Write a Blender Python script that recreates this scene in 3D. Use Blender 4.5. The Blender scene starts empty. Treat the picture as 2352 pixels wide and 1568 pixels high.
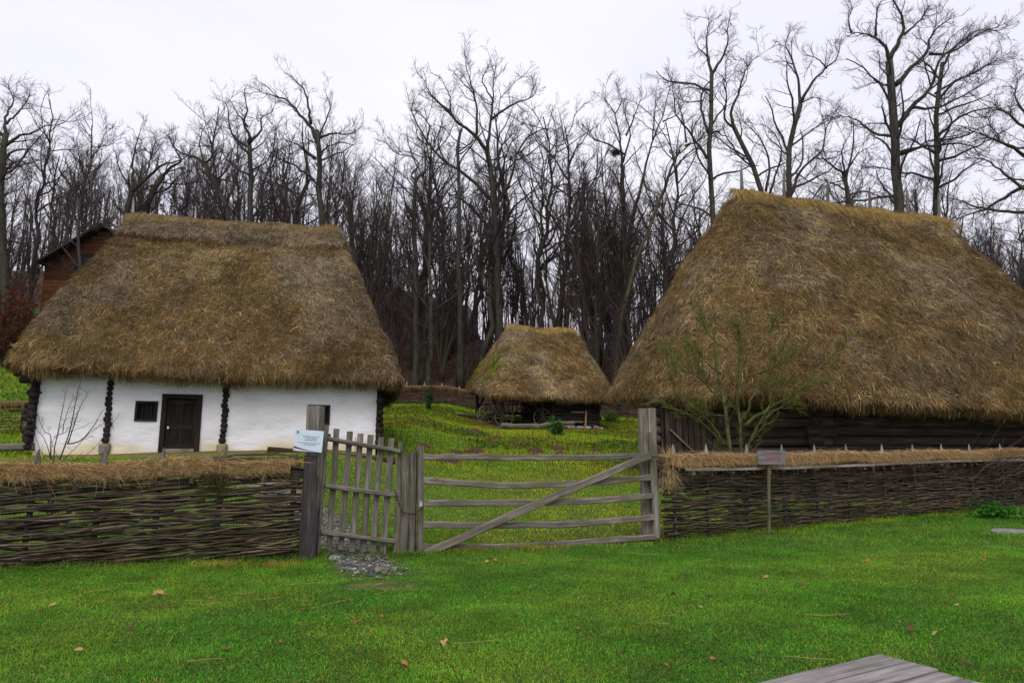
import bpy, math, random
import numpy as np
from mathutils import Vector
# ------------------------------------------------------------------ camera, sky, sun, exposure
S = bpy.context.scene
COL = S.collection
EYE, PITCH, FOC = 1.5, math.radians(9.5), 1568.0      # FOC in units of a 2352 px wide picture
cam_d = bpy.data.cameras.new('camera'); cam_d.sensor_width = 36.0; cam_d.lens = 24.0
cam_d.clip_start = 0.1; cam_d.clip_end = 1500
cam = bpy.data.objects.new('camera', cam_d); COL.objects.link(cam)
cam.location = (0, 0, EYE); cam.rotation_euler = (math.radians(90) + PITCH, 0, 0)
S.camera = cam
SUN_EL, SUN_ROT = math.radians(52), math.radians(180)
W = bpy.data.worlds.new('World'); S.world = W; W.use_nodes = True
nt = W.node_tree; nt.nodes.clear()
sky = nt.nodes.new('ShaderNodeTexSky'); sky.sky_type = 'NISHITA'; sky.sun_disc = False
sky.sun_elevation = SUN_EL; sky.sun_rotation = SUN_ROT; sky.dust_density = 6.0; sky.air_density = 1.0
mixs = nt.nodes.new('ShaderNodeMix'); mixs.data_type = 'RGBA'; mixs.inputs['Factor'].default_value = 0.93
mixs.inputs[7].default_value = (8.7, 8.65, 9.4, 1)     # flat cloud cover over the whole sky
nt.links.new(sky.outputs[0], mixs.inputs[6])
tcw = nt.nodes.new('ShaderNodeTexCoord'); mpw = nt.nodes.new('ShaderNodeMapping'); mpw.inputs['Scale'].default_value = (1.2, 1.2, 3.5); nt.links.new(tcw.outputs['Generated'], mpw.inputs['Vector'])
nzw = nt.nodes.new('ShaderNodeTexNoise'); nzw.inputs['Scale'].default_value = 1.7; nzw.inputs['Detail'].default_value = 5; nt.links.new(mpw.outputs[0], nzw.inputs['Vector'])
rpw = nt.nodes.new('ShaderNodeValToRGB'); rpw.color_ramp.elements[0].position = 0.35; rpw.color_ramp.elements[0].color = (8.2, 8.15, 9.3, 1); rpw.color_ramp.elements[1].position = 0.65; rpw.color_ramp.elements[1].color = (9.3, 9.2, 10.0, 1)
nt.links.new(nzw.outputs['Fac'], rpw.inputs[0]); nt.links.new(rpw.outputs[0], mixs.inputs[7])     # broken cloud layer
bg = nt.nodes.new('ShaderNodeBackground'); bg.inputs[1].default_value = 0.105
wo = nt.nodes.new('ShaderNodeOutputWorld')
nt.links.new(mixs.outputs[2], bg.inputs[0]); nt.links.new(bg.outputs[0], wo.inputs[0])
sun_d = bpy.data.lights.new('sun', 'SUN'); sun_d.energy = 1.7; sun_d.angle = math.radians(40); sun_d.color = (1.0, 0.96, 0.9)
sun = bpy.data.objects.new('sun', sun_d); COL.objects.link(sun)
sun.rotation_euler = (math.radians(90) - SUN_EL, 0, math.radians(-14))
S.view_settings.view_transform = 'Standard'; S.view_settings.look = 'None'
S.view_settings.exposure = 0.12; S.view_settings.gamma = 1.0; S.view_settings.use_curve_mapping = False
S.cycles.max_bounces = 5; S.cycles.diffuse_bounces = 3; S.cycles.glossy_bounces = 2; S.cycles.transparent_max_bounces = 4
S.cycles.use_denoising = True; S.cycles.denoiser = 'OPENIMAGEDENOISE'; S.cycles.denoising_input_passes = 'RGB_ALBEDO_NORMAL'; S.cycles.denoising_prefilter = 'ACCURATE'

rng = np.random.default_rng(11)
random.seed(5)
# ------------------------------------------------------------------ numeric helpers
CP, SP = math.cos(PITCH), math.sin(PITCH)
def at(vx, vy, Y):
    """point at real distance Y (metres ahead) along the sight line of picture coordinate (vx, vy)"""
    u, v = (vx - 1176) / FOC, (784 - vy) / FOC
    d = CP - v * SP
    return np.array([Y * u / d, Y, EYE + Y * (SP + v * CP) / d])
def sst(x): x = np.clip(x, 0, 1); return x * x * (3 - 2 * x)
def softplus(x, k=0.8): return np.where(x > 12, x, k * np.log1p(np.exp(np.clip(x / k, -30, 30))))
def vnoise(p, seed=0):
    p = np.asarray(p, float); i = np.floor(p).astype(np.int64); f = p - i; f = f * f * (3 - 2 * f)
    def hsh(dx, dy, dz):
        h = (i[:, 0] + dx) * 374761393 + (i[:, 1] + dy) * 668265263 + (i[:, 2] + dz) * 1274126177 + seed * 974634777
        h = h & 0xffffffff; h = ((h ^ (h >> 13)) * 1103515245) & 0xffffffff; h = ((h ^ (h >> 15)) * 2654435761) & 0xffffffff
        return ((h ^ (h >> 16)) & 0xffff) / 65535.0
    r = 0
    for dx in (0, 1):
        for dy in (0, 1):
            for dz in (0, 1):
                w = (f[:, 0] if dx else 1 - f[:, 0]) * (f[:, 1] if dy else 1 - f[:, 1]) * (f[:, 2] if dz else 1 - f[:, 2])
                r = r + w * hsh(dx, dy, dz)
    return r
def fbm(p, octs=3, seed=0):
    p = np.asarray(p, float); r, a, t = 0, 1.0, 0
    for o in range(octs):
        r = r + a * vnoise(p * 2 ** o, seed + o * 7); t += a; a *= 0.5
    return r / t
def gate_line(x): return np.where(x > 2.0, 11.6 + 0.59 * (x - 2.0), 11.6) + np.where(x > 16, -0.3 * (x - 16), 0)
def H(x, y):
    """height of the ground"""
    x = np.asarray(x, float); y = np.asarray(y, float)
    h = 0.115 * softplus(y - gate_line(x) - 0.3)
    h = h + 0.74 * sst((-1.2 - x) / 4.5) * sst((y - 12) / 6)
    h = h + 0.15 * softplus(y - 27, 1.5) * sst((-17 - x) / 9)
    h = h + 0.27 * softplus(y - 55, 1.2) - 0.27 * softplus(y - 82, 3.0) - 0.06 * softplus(y - 90, 3)
    h = h - 0.22 * np.exp(-((x - 3) / 7) ** 2 - ((y - 39.5) / 4.5) ** 2)
    h = h + 0.012 * np.clip(x, 0, 30) * (1 - sst((y - 14) / 12))
    return h
def Hn(x, y):
    x = np.asarray(x, float); y = np.asarray(y, float)
    sh = x.shape; p = np.stack([x.ravel() * 0.9, y.ravel() * 0.9, 0 * x.ravel()], 1)
    return H(x, y) + 0.05 * (fbm(p, 3, 3).reshape(sh) - 0.5) * sst((np.hypot(x - 2.6, y - 4.9) - 1.4) / .8)
def ground_at(vx, vy):
    lo, hi = 3.0, 3.0
    for Y in np.arange(3.2, 120, 0.1):
        q = at(vx, vy, Y)
        if q[2] < H(q[0], q[1]): hi = Y; break
        lo = Y
    for _ in range(20):
        m = (lo + hi) / 2; q = at(vx, vy, m)
        if q[2] < H(q[0], q[1]): hi = m
        else: lo = m
    q = at(vx, vy, hi); q[2] = H(q[0], q[1]); return q
def unit(v): v = np.asarray(v, float); return v / (np.linalg.norm(v, axis=-1, keepdims=True) + 1e-12)

# ------------------------------------------------------------------ object helpers
ORG = {}
def tag(o, label=None, cat=None, group=None, kind=None):
    if label: o['label'] = label
    if cat: o['category'] = cat
    if group: o['group'] = group
    if kind: o['kind'] = kind
    return o
def thing(name, loc, label, cat, group=None):
    o = bpy.data.objects.new(name, None); COL.objects.link(o); o.location = tuple(loc); o.empty_display_size = 0.2
    ORG[o] = np.array(loc, float); return tag(o, label, cat, group)
def copy_tree(o, parent=None):
    c = o.copy(); COL.objects.link(c)
    if parent: c.parent = parent
    for ch in list(o.children): copy_tree(ch, c)
    return c

class MB:
    """collects geometry (with a colour and a grain coordinate per vertex) and links it as ONE mesh object"""
    def __init__(self): self.v, self.f, self.c, self.g, self.n = [], [], [], [], 0
    def add(self, v, faces, col=(1, 1, 1), grain=None, smooth=False):
        v = np.asarray(v, float).reshape(-1, 3); m = len(v)
        c = np.asarray(col, float)
        if c.ndim == 1: c = np.broadcast_to(c, (m, 3))
        self.v.append(v); self.c.append(c); self.g.append(v * 1.0 if grain is None else np.asarray(grain, float).reshape(-1, 3))
        for f in faces:
            f = np.asarray(f, np.int64)
            if f.size: self.f.append((f + self.n, smooth))
        self.n += m; return self
    def beam(self, p0, p1, w, d, up=(0, 0, 1), segs=6, wob=0.0, bow=0.0, taper=1.0, col=(1, 1, 1), rnd=0.25, point=0.0):
        """hewn timber from p0 to p1: w across, d along 'up' (chamfered section, uneven along its length)"""
        p0, p1 = np.asarray(p0, float), np.asarray(p1, float)
        L = np.linalg.norm(p1 - p0); t = (p1 - p0) / L
        upv = np.asarray(up, float); upv = unit(upv - t * np.dot(upv, t)); sd = np.cross(t, upv)
        a, b = w / 2, d / 2; e = rnd * min(w, d)
        sec = np.array([(-a + e, -b), (a - e, -b), (a, -b + e), (a, b - e), (a - e, b), (-a + e, b), (-a, b - e), (-a, -b + e)])
        ts = np.linspace(0, 1, segs + 1); off = rng.uniform(0, 50, 3); vs, gs = [], []
        n1 = vnoise(np.stack([ts * L * 1.7 + off[0], 0 * ts, 0 * ts], 1), 1) - .5
        n2 = vnoise(np.stack([ts * L * 1.7 + off[1], 0 * ts, 0 * ts], 1), 2) - .5
        for i, s in enumerate(ts):
            c = p0 + (p1 - p0) * s + upv * (bow * 4 * s * (1 - s) + wob * n1[i]) + sd * wob * n2[i]
            k = 1 + (taper - 1) * s
            q = sec * k * (1 + wob * 1.5 / max(d, .02) * .25 * rng.normal(0, 1, (8, 1)) * .4)
            if point and s > 0.999: q = q * np.array([0.06, 0.5])
            vs.append(c + q[:, :1] * sd + q[:, 1:] * upv)
            gs.append(np.stack([np.full(8, s * L), sec[:, 0], sec[:, 1]], 1) + off)
        n = segs + 1; base = np.arange(segs)[:, None] * 8; j = np.arange(8)[None]; j2 = (j + 1) % 8
        quads = np.stack([base + j, base + j2, base + 8 + j2, base + 8 + j], -1).reshape(-1, 4)
        v = np.concatenate(vs); g = np.concatenate(gs)
        caps = [np.arange(7, -1, -1)[None], (np.arange(8) + segs * 8)[None]]
        return self.add(v, [quads] + caps, col, g)
    def box(self, lo, hi, fr=None, col=(1, 1, 1)):
        """box between two corners, in the frame fr = (origin, axis a, axis p) when given"""
        lo, hi = np.asarray(lo, float), np.asarray(hi, float)
        k = np.array([(x, y, z) for x in (0, 1) for y in (0, 1) for z in (0, 1)], float)
        v = lo + k * (hi - lo); off = rng.uniform(0, 50, 3); sz = hi - lo
        order = np.argsort(-sz); g = v[:, order] + off
        if fr is not None: v = fr(v[:, 0], v[:, 1], v[:, 2])
        q = [(0, 1, 3, 2), (4, 6, 7, 5), (0, 4, 5, 1), (2, 3, 7, 6), (0, 2, 6, 4), (1, 5, 7, 3)]
        return self.add(v, [q], col, g)
    def tubes(self, P, R, sides=5, col=(1, 1, 1), smooth=True, cap=False):
        """many tubes at once: P (n,k,3) points, R (n,k) radii"""
        P = np.asarray(P, float); R = np.asarray(R, float)
        if P.ndim == 2: P, R = P[None], R[None]
        n, k, _ = P.shape
        T = unit(np.gradient(P, axis=1)); ref = np.where(np.abs(T[..., 2:3]) > 0.9, np.array([1.0, 0, 0]), np.array([0, 0, 1.0]))
        # one reference per tube keeps rings from flipping
        ref = np.where(np.mean(np.abs(T[..., 2]), 1)[:, None, None] > 0.75, np.array([1.0, 0.13, 0]), np.array([0.05, 0.05, 1.0])) + 0 * ref
        A = unit(np.cross(T, ref)); B = np.cross(T, A)
        an = np.arange(sides) * 2 * np.pi / sides
        V = P[:, :, None] + R[:, :, None, None] * (np.cos(an)[:, None] * A[:, :, None] + np.sin(an)[:, None] * B[:, :, None])
        seg = np.linalg.norm(np.diff(P, axis=1), axis=2); s = np.concatenate([np.zeros((n, 1)), np.cumsum(seg, 1)], 1)
        off = rng.uniform(0, 50, (n, 1, 1))
        G = np.stack(np.broadcast_arrays(s[:, :, None] + off, R[:, :, None] * np.cos(an) + off, R[:, :, None] * np.sin(an) + off), -1)
        b = (np.arange(n)[:, None, None] * k + np.arange(k - 1)[None, :, None]) * sides
        j = np.arange(sides)[None, None]; j2 = (j + 1) % sides
        q = np.stack([b + j, b + j2, b + sides + j2, b + sides + j], -1).reshape(-1, 4)
        c = np.asarray(col, float)
        if c.ndim == 2: c = np.repeat(c, k * sides, 0)
        fs = [q]
        if cap:
            bb = (np.arange(n) * k)[:, None] * sides
            fs += [bb + np.arange(sides)[None, ::-1], bb + (k - 1) * sides + np.arange(sides)[None]]
        return self.add(V.reshape(-1, 3), fs, c, G.reshape(-1, 3), smooth)
    def ribbons(self, P, Wv, wid, col):
        """flat strands: P (n,k,3), width direction Wv (n,3), widths (n,)"""
        n, k, _ = P.shape
        tp = np.linspace(1, 0.35, k)[None, :, None]
        o = Wv[:, None] * wid[:, None, None] * 0.5 * tp
        V = np.stack([P - o, P + o], 2)
        b = (np.arange(n)[:, None] * k + np.arange(k - 1)[None]) * 2
        q = np.stack([b, b + 1, b + 3, b + 2], -1).reshape(-1, 4)
        return self.add(V.reshape(-1, 3), [q], np.repeat(col, k * 2, 0))
    def build(self, name, mat, parent=None, loc=None):
        o = ORG[parent] if parent is not None else (np.array(loc, float) if loc is not None else np.zeros(3))
        v = np.concatenate(self.v) - o
        me = bpy.data.meshes.new(name)
        lt = np.concatenate([np.full(len(f), f.shape[1]) for f, _ in self.f]).astype(np.int32)
        li = np.concatenate([f.ravel() for f, _ in self.f]).astype(np.int32)
        sm = np.concatenate([np.full(len(f), s) for f, s in self.f])
        me.vertices.add(len(v)); me.vertices.foreach_set('co', v.astype(np.float32).ravel())
        me.loops.add(len(li)); me.loops.foreach_set('vertex_index', li)
        me.polygons.add(len(lt)); ls = np.concatenate([[0], np.cumsum(lt)[:-1]]).astype(np.int32)
        me.polygons.foreach_set('loop_start', ls)
        me.polygons.foreach_set('use_smooth', sm)
        ca = me.attributes.new('col', 'FLOAT_COLOR', 'POINT')
        c = np.concatenate([np.concatenate(self.c), np.ones((len(v), 1))], 1); ca.data.foreach_set('color', c.astype(np.float32).ravel())
        ga = me.attributes.new('grain', 'FLOAT_VECTOR', 'POINT'); ga.data.foreach_set('vector', np.concatenate(self.g).astype(np.float32).ravel())
        me.update(calc_edges=True)
        ob = bpy.data.objects.new(name, me); COL.objects.link(ob); me.materials.append(mat)
        if parent is not None:
            ob.parent = parent; ORG[ob] = o
        else:
            ob.location = tuple(o); ORG[ob] = o
        return ob

class Frame:
    def __init__(self, ox, oy, deg):
        self.o = np.array([ox, oy]); t = math.radians(deg)
        self.A = np.array([math.cos(t), math.sin(t)]); self.P = np.array([-math.sin(t), math.cos(t)])
    def __call__(self, a, p, z):
        a, p, z = np.broadcast_arrays(np.asarray(a, float), np.asarray(p, float), np.asarray(z, float))
        xy = self.o + a[..., None] * self.A + p[..., None] * self.P
        return np.concatenate([xy, z[..., None]], -1)

# ------------------------------------------------------------------ materials (procedural)
def newmat(name):
    m = bpy.data.materials.new(name); m.use_nodes = True; n = m.node_tree
    b = n.nodes['Principled BSDF']; b.inputs['Specular IOR Level'].default_value = 0.25
    return m, n, b
def nd(n, t, **k):
    x = n.nodes.new(t)
    for a, v in k.items(): setattr(x, a, v)
    return x
def ramp(n, src, stops):
    r = nd(n, 'ShaderNodeValToRGB'); e = r.color_ramp.elements
    while len(e) < len(stops): e.new(0.5)
    for i, (p, c) in enumerate(stops): e[i].position = p; e[i].color = (*c, 1)
    n.links.new(src, r.inputs[0]); return r.outputs[0]
def mul(n, a, b, typ='MULTIPLY', fac=1.0):
    x = nd(n, 'ShaderNodeMix', data_type='RGBA', blend_type=typ); x.inputs['Factor'].default_value = fac
    n.links.new(a, x.inputs[6]); n.links.new(b, x.inputs[7]); return x.outputs[2]
def noise(n, vec, scale, detail=4, rough=0.6):
    x = nd(n, 'ShaderNodeTexNoise'); x.inputs['Scale'].default_value = scale; x.inputs['Detail'].default_value = detail
    x.inputs['Roughness'].default_value = rough
    if vec is not None: n.links.new(vec, x.inputs['Vector'])
    return x.outputs['Fac']
def attr(n, name, out='Color'): x = nd(n, 'ShaderNodeAttribute', attribute_name=name); return x.outputs[out]
def mapping(n, vec, sc):
    x = nd(n, 'ShaderNodeMapping'); x.inputs['Scale'].default_value = sc; n.links.new(vec, x.inputs['Vector']); return x.outputs[0]
def bump(n, b, h, st, dist=0.02):
    x = nd(n, 'ShaderNodeBump'); x.inputs['Strength'].default_value = st; x.inputs['Distance'].default_value = dist
    n.links.new(h, x.inputs['Height']); n.links.new(x.outputs[0], b.inputs['Normal'])
def wood(name, dark, mid, light, sc=(1.6, 26, 26), st=0.5, moss=None, rough=0.85):
    m, n, b = newmat(name); g = attr(n, 'grain', 'Vector')
    f = noise(n, mapping(n, g, sc), 1.0, 6, 0.65)
    c = ramp(n, f, [(0.28, dark), (0.5, mid), (0.75, light)])
    f2 = noise(n, mapping(n, g, (1.2, 3, 3)), 1.0, 3)
    c = mul(n, c, ramp(n, f2, [(0.3, (0.6, 0.6, 0.6)), (0.65, (1.15, 1.12, 1.08))]))
    if moss:
        f3 = noise(n, mapping(n, g, (2.2, 7, 7)), 1.0, 4); r3 = ramp(n, f3, [(0.5, (0, 0, 0)), (0.68, (1, 1, 1))])
        x = nd(n, 'ShaderNodeMix', data_type='RGBA'); n.links.new(r3, x.inputs['Factor']); n.links.new(c, x.inputs[6]); x.inputs[7].default_value = (*moss, 1); c = x.outputs[2]
    c = mul(n, c, attr(n, 'col'))
    n.links.new(c, b.inputs['Base Color']); b.inputs['Roughness'].default_value = rough
    bump(n, b, f, st, 0.012); return m
def colmat(name, sc=9.0, lo=0.7, hi=1.25, rough=0.9, st=0.0, transl=0.0, spec=0.2):
    """colour comes from the per-vertex colour, broken up by noise"""
    m, n, b = newmat(name); p = nd(n, 'ShaderNodeNewGeometry').outputs['Position']
    f = noise(n, p, sc, 4)
    c = mul(n, attr(n, 'col'), ramp(n, f, [(0.3, (lo,) * 3), (0.7, (hi,) * 3)]))
    n.links.new(c, b.inputs['Base Color']); b.inputs['Roughness'].default_value = rough; b.inputs['Specular IOR Level'].default_value = spec
    if st: bump(n, b, noise(n, p, sc * 4, 5), st)
    if transl:
        t = nd(n, 'ShaderNodeBsdfTranslucent'); n.links.new(c, t.inputs[0]); ms = nd(n, 'ShaderNodeMixShader'); ms.inputs[0].default_value = transl
        out = n.nodes['Material Output']; n.links.new(b.outputs[0], ms.inputs[1]); n.links.new(t.outputs[0], ms.inputs[2]); n.links.new(ms.outputs[0], out.inputs[0])
    return m
M = {}
M['grey_wood'] = wood('weathered_wood', (0.055, 0.048, 0.042), (0.15, 0.135, 0.12), (0.3, 0.275, 0.245), moss=(0.085, 0.085, 0.045))
M['pale_wood'] = wood('pale_weathered_wood', (0.12, 0.11, 0.1), (0.27, 0.25, 0.23), (0.42, 0.4, 0.37))
M['dark_wood'] = wood('old_dark_wood', (0.008, 0.006, 0.005), (0.02, 0.015, 0.012), (0.05, 0.04, 0.034))
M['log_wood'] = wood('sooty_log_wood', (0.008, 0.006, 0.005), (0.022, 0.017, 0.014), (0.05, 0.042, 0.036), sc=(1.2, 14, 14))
M['rod'] = wood('wattle_rods', (0.018, 0.0145, 0.012), (0.06, 0.049, 0.039), (0.19, 0.16, 0.13), sc=(3, 20, 20))
M['straw'] = colmat('straw', 14, 0.75, 1.2, transl=0.15)
M['thatch'] = colmat('thatch_body', 7, 0.45, 1.3, st=0.9)
M['strand'] = colmat('thatch_strands', 3, 0.8, 1.15)
M['bark'] = wood('bark', (0.016, 0.014, 0.013), (0.04, 0.034, 0.03), (0.09, 0.08, 0.068), sc=(1.2, 9, 9), st=0.8, moss=(0.048, 0.05, 0.018))
M['twig'] = colmat('twigs', 2, 0.8, 1.2)
M['moss_bark'] = wood('mossy_bark', (0.018, 0.022, 0.007), (0.06, 0.066, 0.012), (0.16, 0.165, 0.09), sc=(6, 18, 18), st=0.8)
M['grass'] = colmat('grass_blades', 1.3, 0.7, 1.25, rough=0.75, transl=0.3)
M['leaf'] = colmat('dead_leaves', 12, 0.7, 1.2, transl=0.15)
M['green_leaf'] = colmat('green_leaves', 8, 0.7, 1.2, transl=0.3)
M['stone'] = colmat('stone', 16, 0.6, 1.2, st=0.5)
M['soil'] = colmat('turned_soil', 22, 0.55, 1.3, st=1.0)
M['iron'] = colmat('rusty_iron', 30, 0.6, 1.2, rough=0.6, spec=0.4)
M['paint'] = colmat('painted_sheet', 20, 0.93, 1.04, rough=0.45, spec=0.4)
M['orange_board'] = wood('orange_stained_boards', (0.07, 0.024, 0.008), (0.14, 0.05, 0.014), (0.2, 0.08, 0.024))
M['tile'] = colmat('roof_covering', 5, 0.6, 1.2)
M['black'] = colmat('dark_interior', 5, 0.8, 1.1)
def plaster():
    m, n, b = newmat('whitewash'); p = nd(n, 'ShaderNodeNewGeometry').outputs['Position']
    f = noise(n, mapping(n, p, (1.2, 1.2, 4)), 1.6, 6)
    c = ramp(n, f, [(0.25, (0.68, 0.68, 0.71)), (0.5, (0.8, 0.8, 0.82)), (0.8, (0.88, 0.88, 0.89))])
    f2 = noise(n, p, 2.2, 5); spots = ramp(n, f2, [(0.70, (1, 1, 1)), (0.76, (0.8, 0.68, 0.48))])
    c = mul(n, mul(n, c, spots), attr(n, 'col'))
    n.links.new(c, b.inputs['Base Color']); b.inputs['Roughness'].default_value = 0.9
    bump(n, b, noise(n, mapping(n, p, (2, 2, 6)), 2.5, 5), 0.35, 0.05); return m
M['plaster'] = plaster()
def ground_mat():
    m, n, b = newmat('ground'); p = nd(n, 'ShaderNodeNewGeometry').outputs['Position']
    gcol = ramp(n, noise(n, p, 2.2, 6), [(0.3, (0.02, 0.048, 0.006)), (0.5, (0.034, 0.075, 0.008)), (0.7, (0.06, 0.075, 0.014))])
    lit = ramp(n, noise(n, p, 7, 8, 0.75), [(0.3, (0.02, 0.010, 0.008)), (0.5, (0.06, 0.027, 0.018)), (0.7, (0.13, 0.06, 0.036))])
    soil = ramp(n, noise(n, p, 9, 7), [(0.3, (0.07, 0.045, 0.02)), (0.55, (0.17, 0.115, 0.05)), (0.75, (0.26, 0.2, 0.11))])
    grav = ramp(n, noise(n, p, 45, 3), [(0.35, (0.03, 0.03, 0.03)), (0.5, (0.13, 0.12, 0.11)), (0.68, (0.32, 0.3, 0.26))])
    c = gcol
    for a, k in (('litter', lit), ('soil', soil), ('gravel', grav)):
        f = attr(n, a, 'Fac'); nn = noise(n, p, 3.5, 5)
        ma = nd(n, 'ShaderNodeMath', operation='ADD'); n.links.new(f, ma.inputs[0]); n.links.new(nn, ma.inputs[1])
        mr = nd(n, 'ShaderNodeMapRange'); mr.inputs[1].default_value = 0.85; mr.inputs[2].default_value = 1.1; n.links.new(ma.outputs[0], mr.inputs[0])
        x = nd(n, 'ShaderNodeMix', data_type='RGBA'); n.links.new(mr.outputs[0], x.inputs['Factor']); n.links.new(c, x.inputs[6]); n.links.new(k, x.inputs[7]); c = x.outputs[2]
    n.links.new(c, b.inputs['Base Color']); b.inputs['Roughness'].default_value = 0.95
    bump(n, b, noise(n, p, 24, 6), 0.8, 0.03); return m
M['ground'] = ground_mat()

# ------------------------------------------------------------------ the ground: one sheet
PATH = np.array([ground_at(*q)[:2] for q in ((890, 1345), (850, 1308), (818, 1272), (778, 1240), (745, 1205), (705, 1165))] + [[-4.8, 14.8], [-7.2, 17.4], [-9.6, 18.6]])
def path_dist(x, y):
    d = np.full(np.shape(x), 1e9)
    for a, b in zip(PATH[:-1], PATH[1:]):
        ab = b - a; t = np.clip(((x - a[0]) * ab[0] + (y - a[1]) * ab[1]) / (ab @ ab), 0, 1)
        d = np.minimum(d, np.hypot(x - a[0] - t * ab[0], y - a[1] - t * ab[1]))
    return d
def make_ground():
    ys = np.concatenate([np.arange(-12, 2, 1.5), np.arange(2, 14, 0.16), np.arange(14, 24, 0.3), np.arange(24, 60, 0.7), np.arange(60, 100, 1.5), np.arange(100, 420, 12)])
    xs = np.concatenate([np.arange(-300, -60, 14), np.arange(-60, -20, 1.6), np.arange(-20, -12, 0.5), np.arange(-12, 14, 0.2), np.arange(14, 22, 0.5), np.arange(22, 62, 1.6), np.arange(62, 310, 14)])
    X, Y = np.meshgrid(xs, ys); Z = Hn(X, Y); k = len(xs)
    i, j = np.meshgrid(np.arange(len(ys) - 1), np.arange(k - 1), indexing='ij'); b = (i * k + j).ravel()
    mb = MB(); mb.add(np.stack([X, Y, Z], -1).reshape(-1, 3), [np.stack([b, b + 1, b + k + 1, b + k], 1)], smooth=True)
    o = mb.build('ground', M['ground']); tag(o, kind='structure')
    x, y = X.ravel(), Y.ravel()
    litter = sst((y - 53.5) / 1.5) * np.where(x < -14, sst((y - 62) / 8), 1)
    ca, pa = FC_local(x, y)
    soil = 0.75 * sst((0.75 - np.abs(pa + 0.62)) / 0.35) * (ca > -0.8) * (ca < 10.4)
    sa, sp = FS_local(x, y)
    soil = np.maximum(soil, 0.8 * sst((sa + 0.6) / 0.8) * sst((8.0 - sa) / 0.8) * sst((sp + 1.0) / 0.7) * sst((6 - sp) / 1))
    ba, bp = FB_local(x, y)
    soil = np.maximum(soil, 0.55 * sst((ba + 3) / 1) * sst((12 - ba) / 1) * sst((bp + 0.6) / 0.8) * sst((9.5 - bp) / 1))
    pd = path_dist(x, y)
    soil = np.maximum(soil, 0.5 * sst((0.75 - np.hypot(x - PATH[0, 0] + .05, (y - PATH[0, 1] - .05) * 1.6)) / 0.5))
    grav = 0.85 * sst((0.55 - pd) / 0.35) * sst((y - PATH[0, 1] - .85) / .4) * (y < 16)
    soil = np.maximum(soil, .6 * sst((0.75 - pd) / 0.35) * (y > 15))
    for nm, a in (('litter', litter), ('soil', soil), ('gravel', grav)):
        t = o.data.attributes.new(nm, 'FLOAT', 'POINT'); t.data.foreach_set('value', a.astype(np.float32))
FC = Frame(-12.9, 18.6, 13.0)     # cottage: front left wall corner
FS = Frame(-1.0, 39.0, 20.0)      # cart shed: front left corner of the eaves
FB = Frame(8.8, 17.1, 17.5)       # barn: where the straight front eaves begin, below the ridge's end
def loc_of(fr):
    def f(x, y):
        dx, dy = x - fr.o[0], y - fr.o[1]; return dx * fr.A[0] + dy * fr.A[1], dx * fr.P[0] + dy * fr.P[1]
    return f
FC_local, FS_local, FB_local = loc_of(FC), loc_of(FS), loc_of(FB)
make_ground()
# ------------------------------------------------------------------ thatched roofs
def proj(P):
    P = np.asarray(P, float); x, y, z = P[..., 0], P[..., 1], P[..., 2] - EYE
    dc = y * CP + z * SP; uc = -y * SP + z * CP
    return np.stack([1176 + FOC * x / dc, 784 - FOC * uc / dc], -1)
def round_rect(a0, a1, p0, p1, r, step=0.14, rn=None):
    """outline of the eaves; r = corner radius"""
    pts = []
    def seg(x0, y0, x1, y1):
        n = max(2, int(math.hypot(x1 - x0, y1 - y0) / step)); t = np.linspace(0, 1, n, endpoint=False)
        pts.append(np.stack([x0 + (x1 - x0) * t, y0 + (y1 - y0) * t], 1))
    def arc(cx, cy, t0):
        n = max(5, int(r * 1.57 / step)); t = t0 + np.linspace(0, math.pi / 2, n, endpoint=False)
        pts.append(np.stack([cx + r * np.cos(t), cy + r * np.sin(t)], 1))
    seg(a0 + r, p0, a1 - r, p0); arc(a1 - r, p0 + r, -math.pi / 2)
    seg(a1, p0 + r, a1, p1 - r); arc(a1 - r, p1 - r, 0)
    seg(a1 - r, p1, a0 + r, p1); arc(a0 + r, p1 - r, math.pi / 2)
    seg(a0, p1 - r, a0, p0 + r); arc(a0 + r, p0 + r, math.pi)
    return np.concatenate(pts)
PAL = dict(dark=(.05, .032, .014), brown=(.145, .088, .031), red=(.168, .084, .03), olive=(.13, .096, .031), grey=(.205, .175, .145), straw=(.36, .27, .125), gold=(.31, .21, .07), moss=(.12, .13, .012))
PAL = {k: np.array(v) for k, v in PAL.items()}
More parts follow.
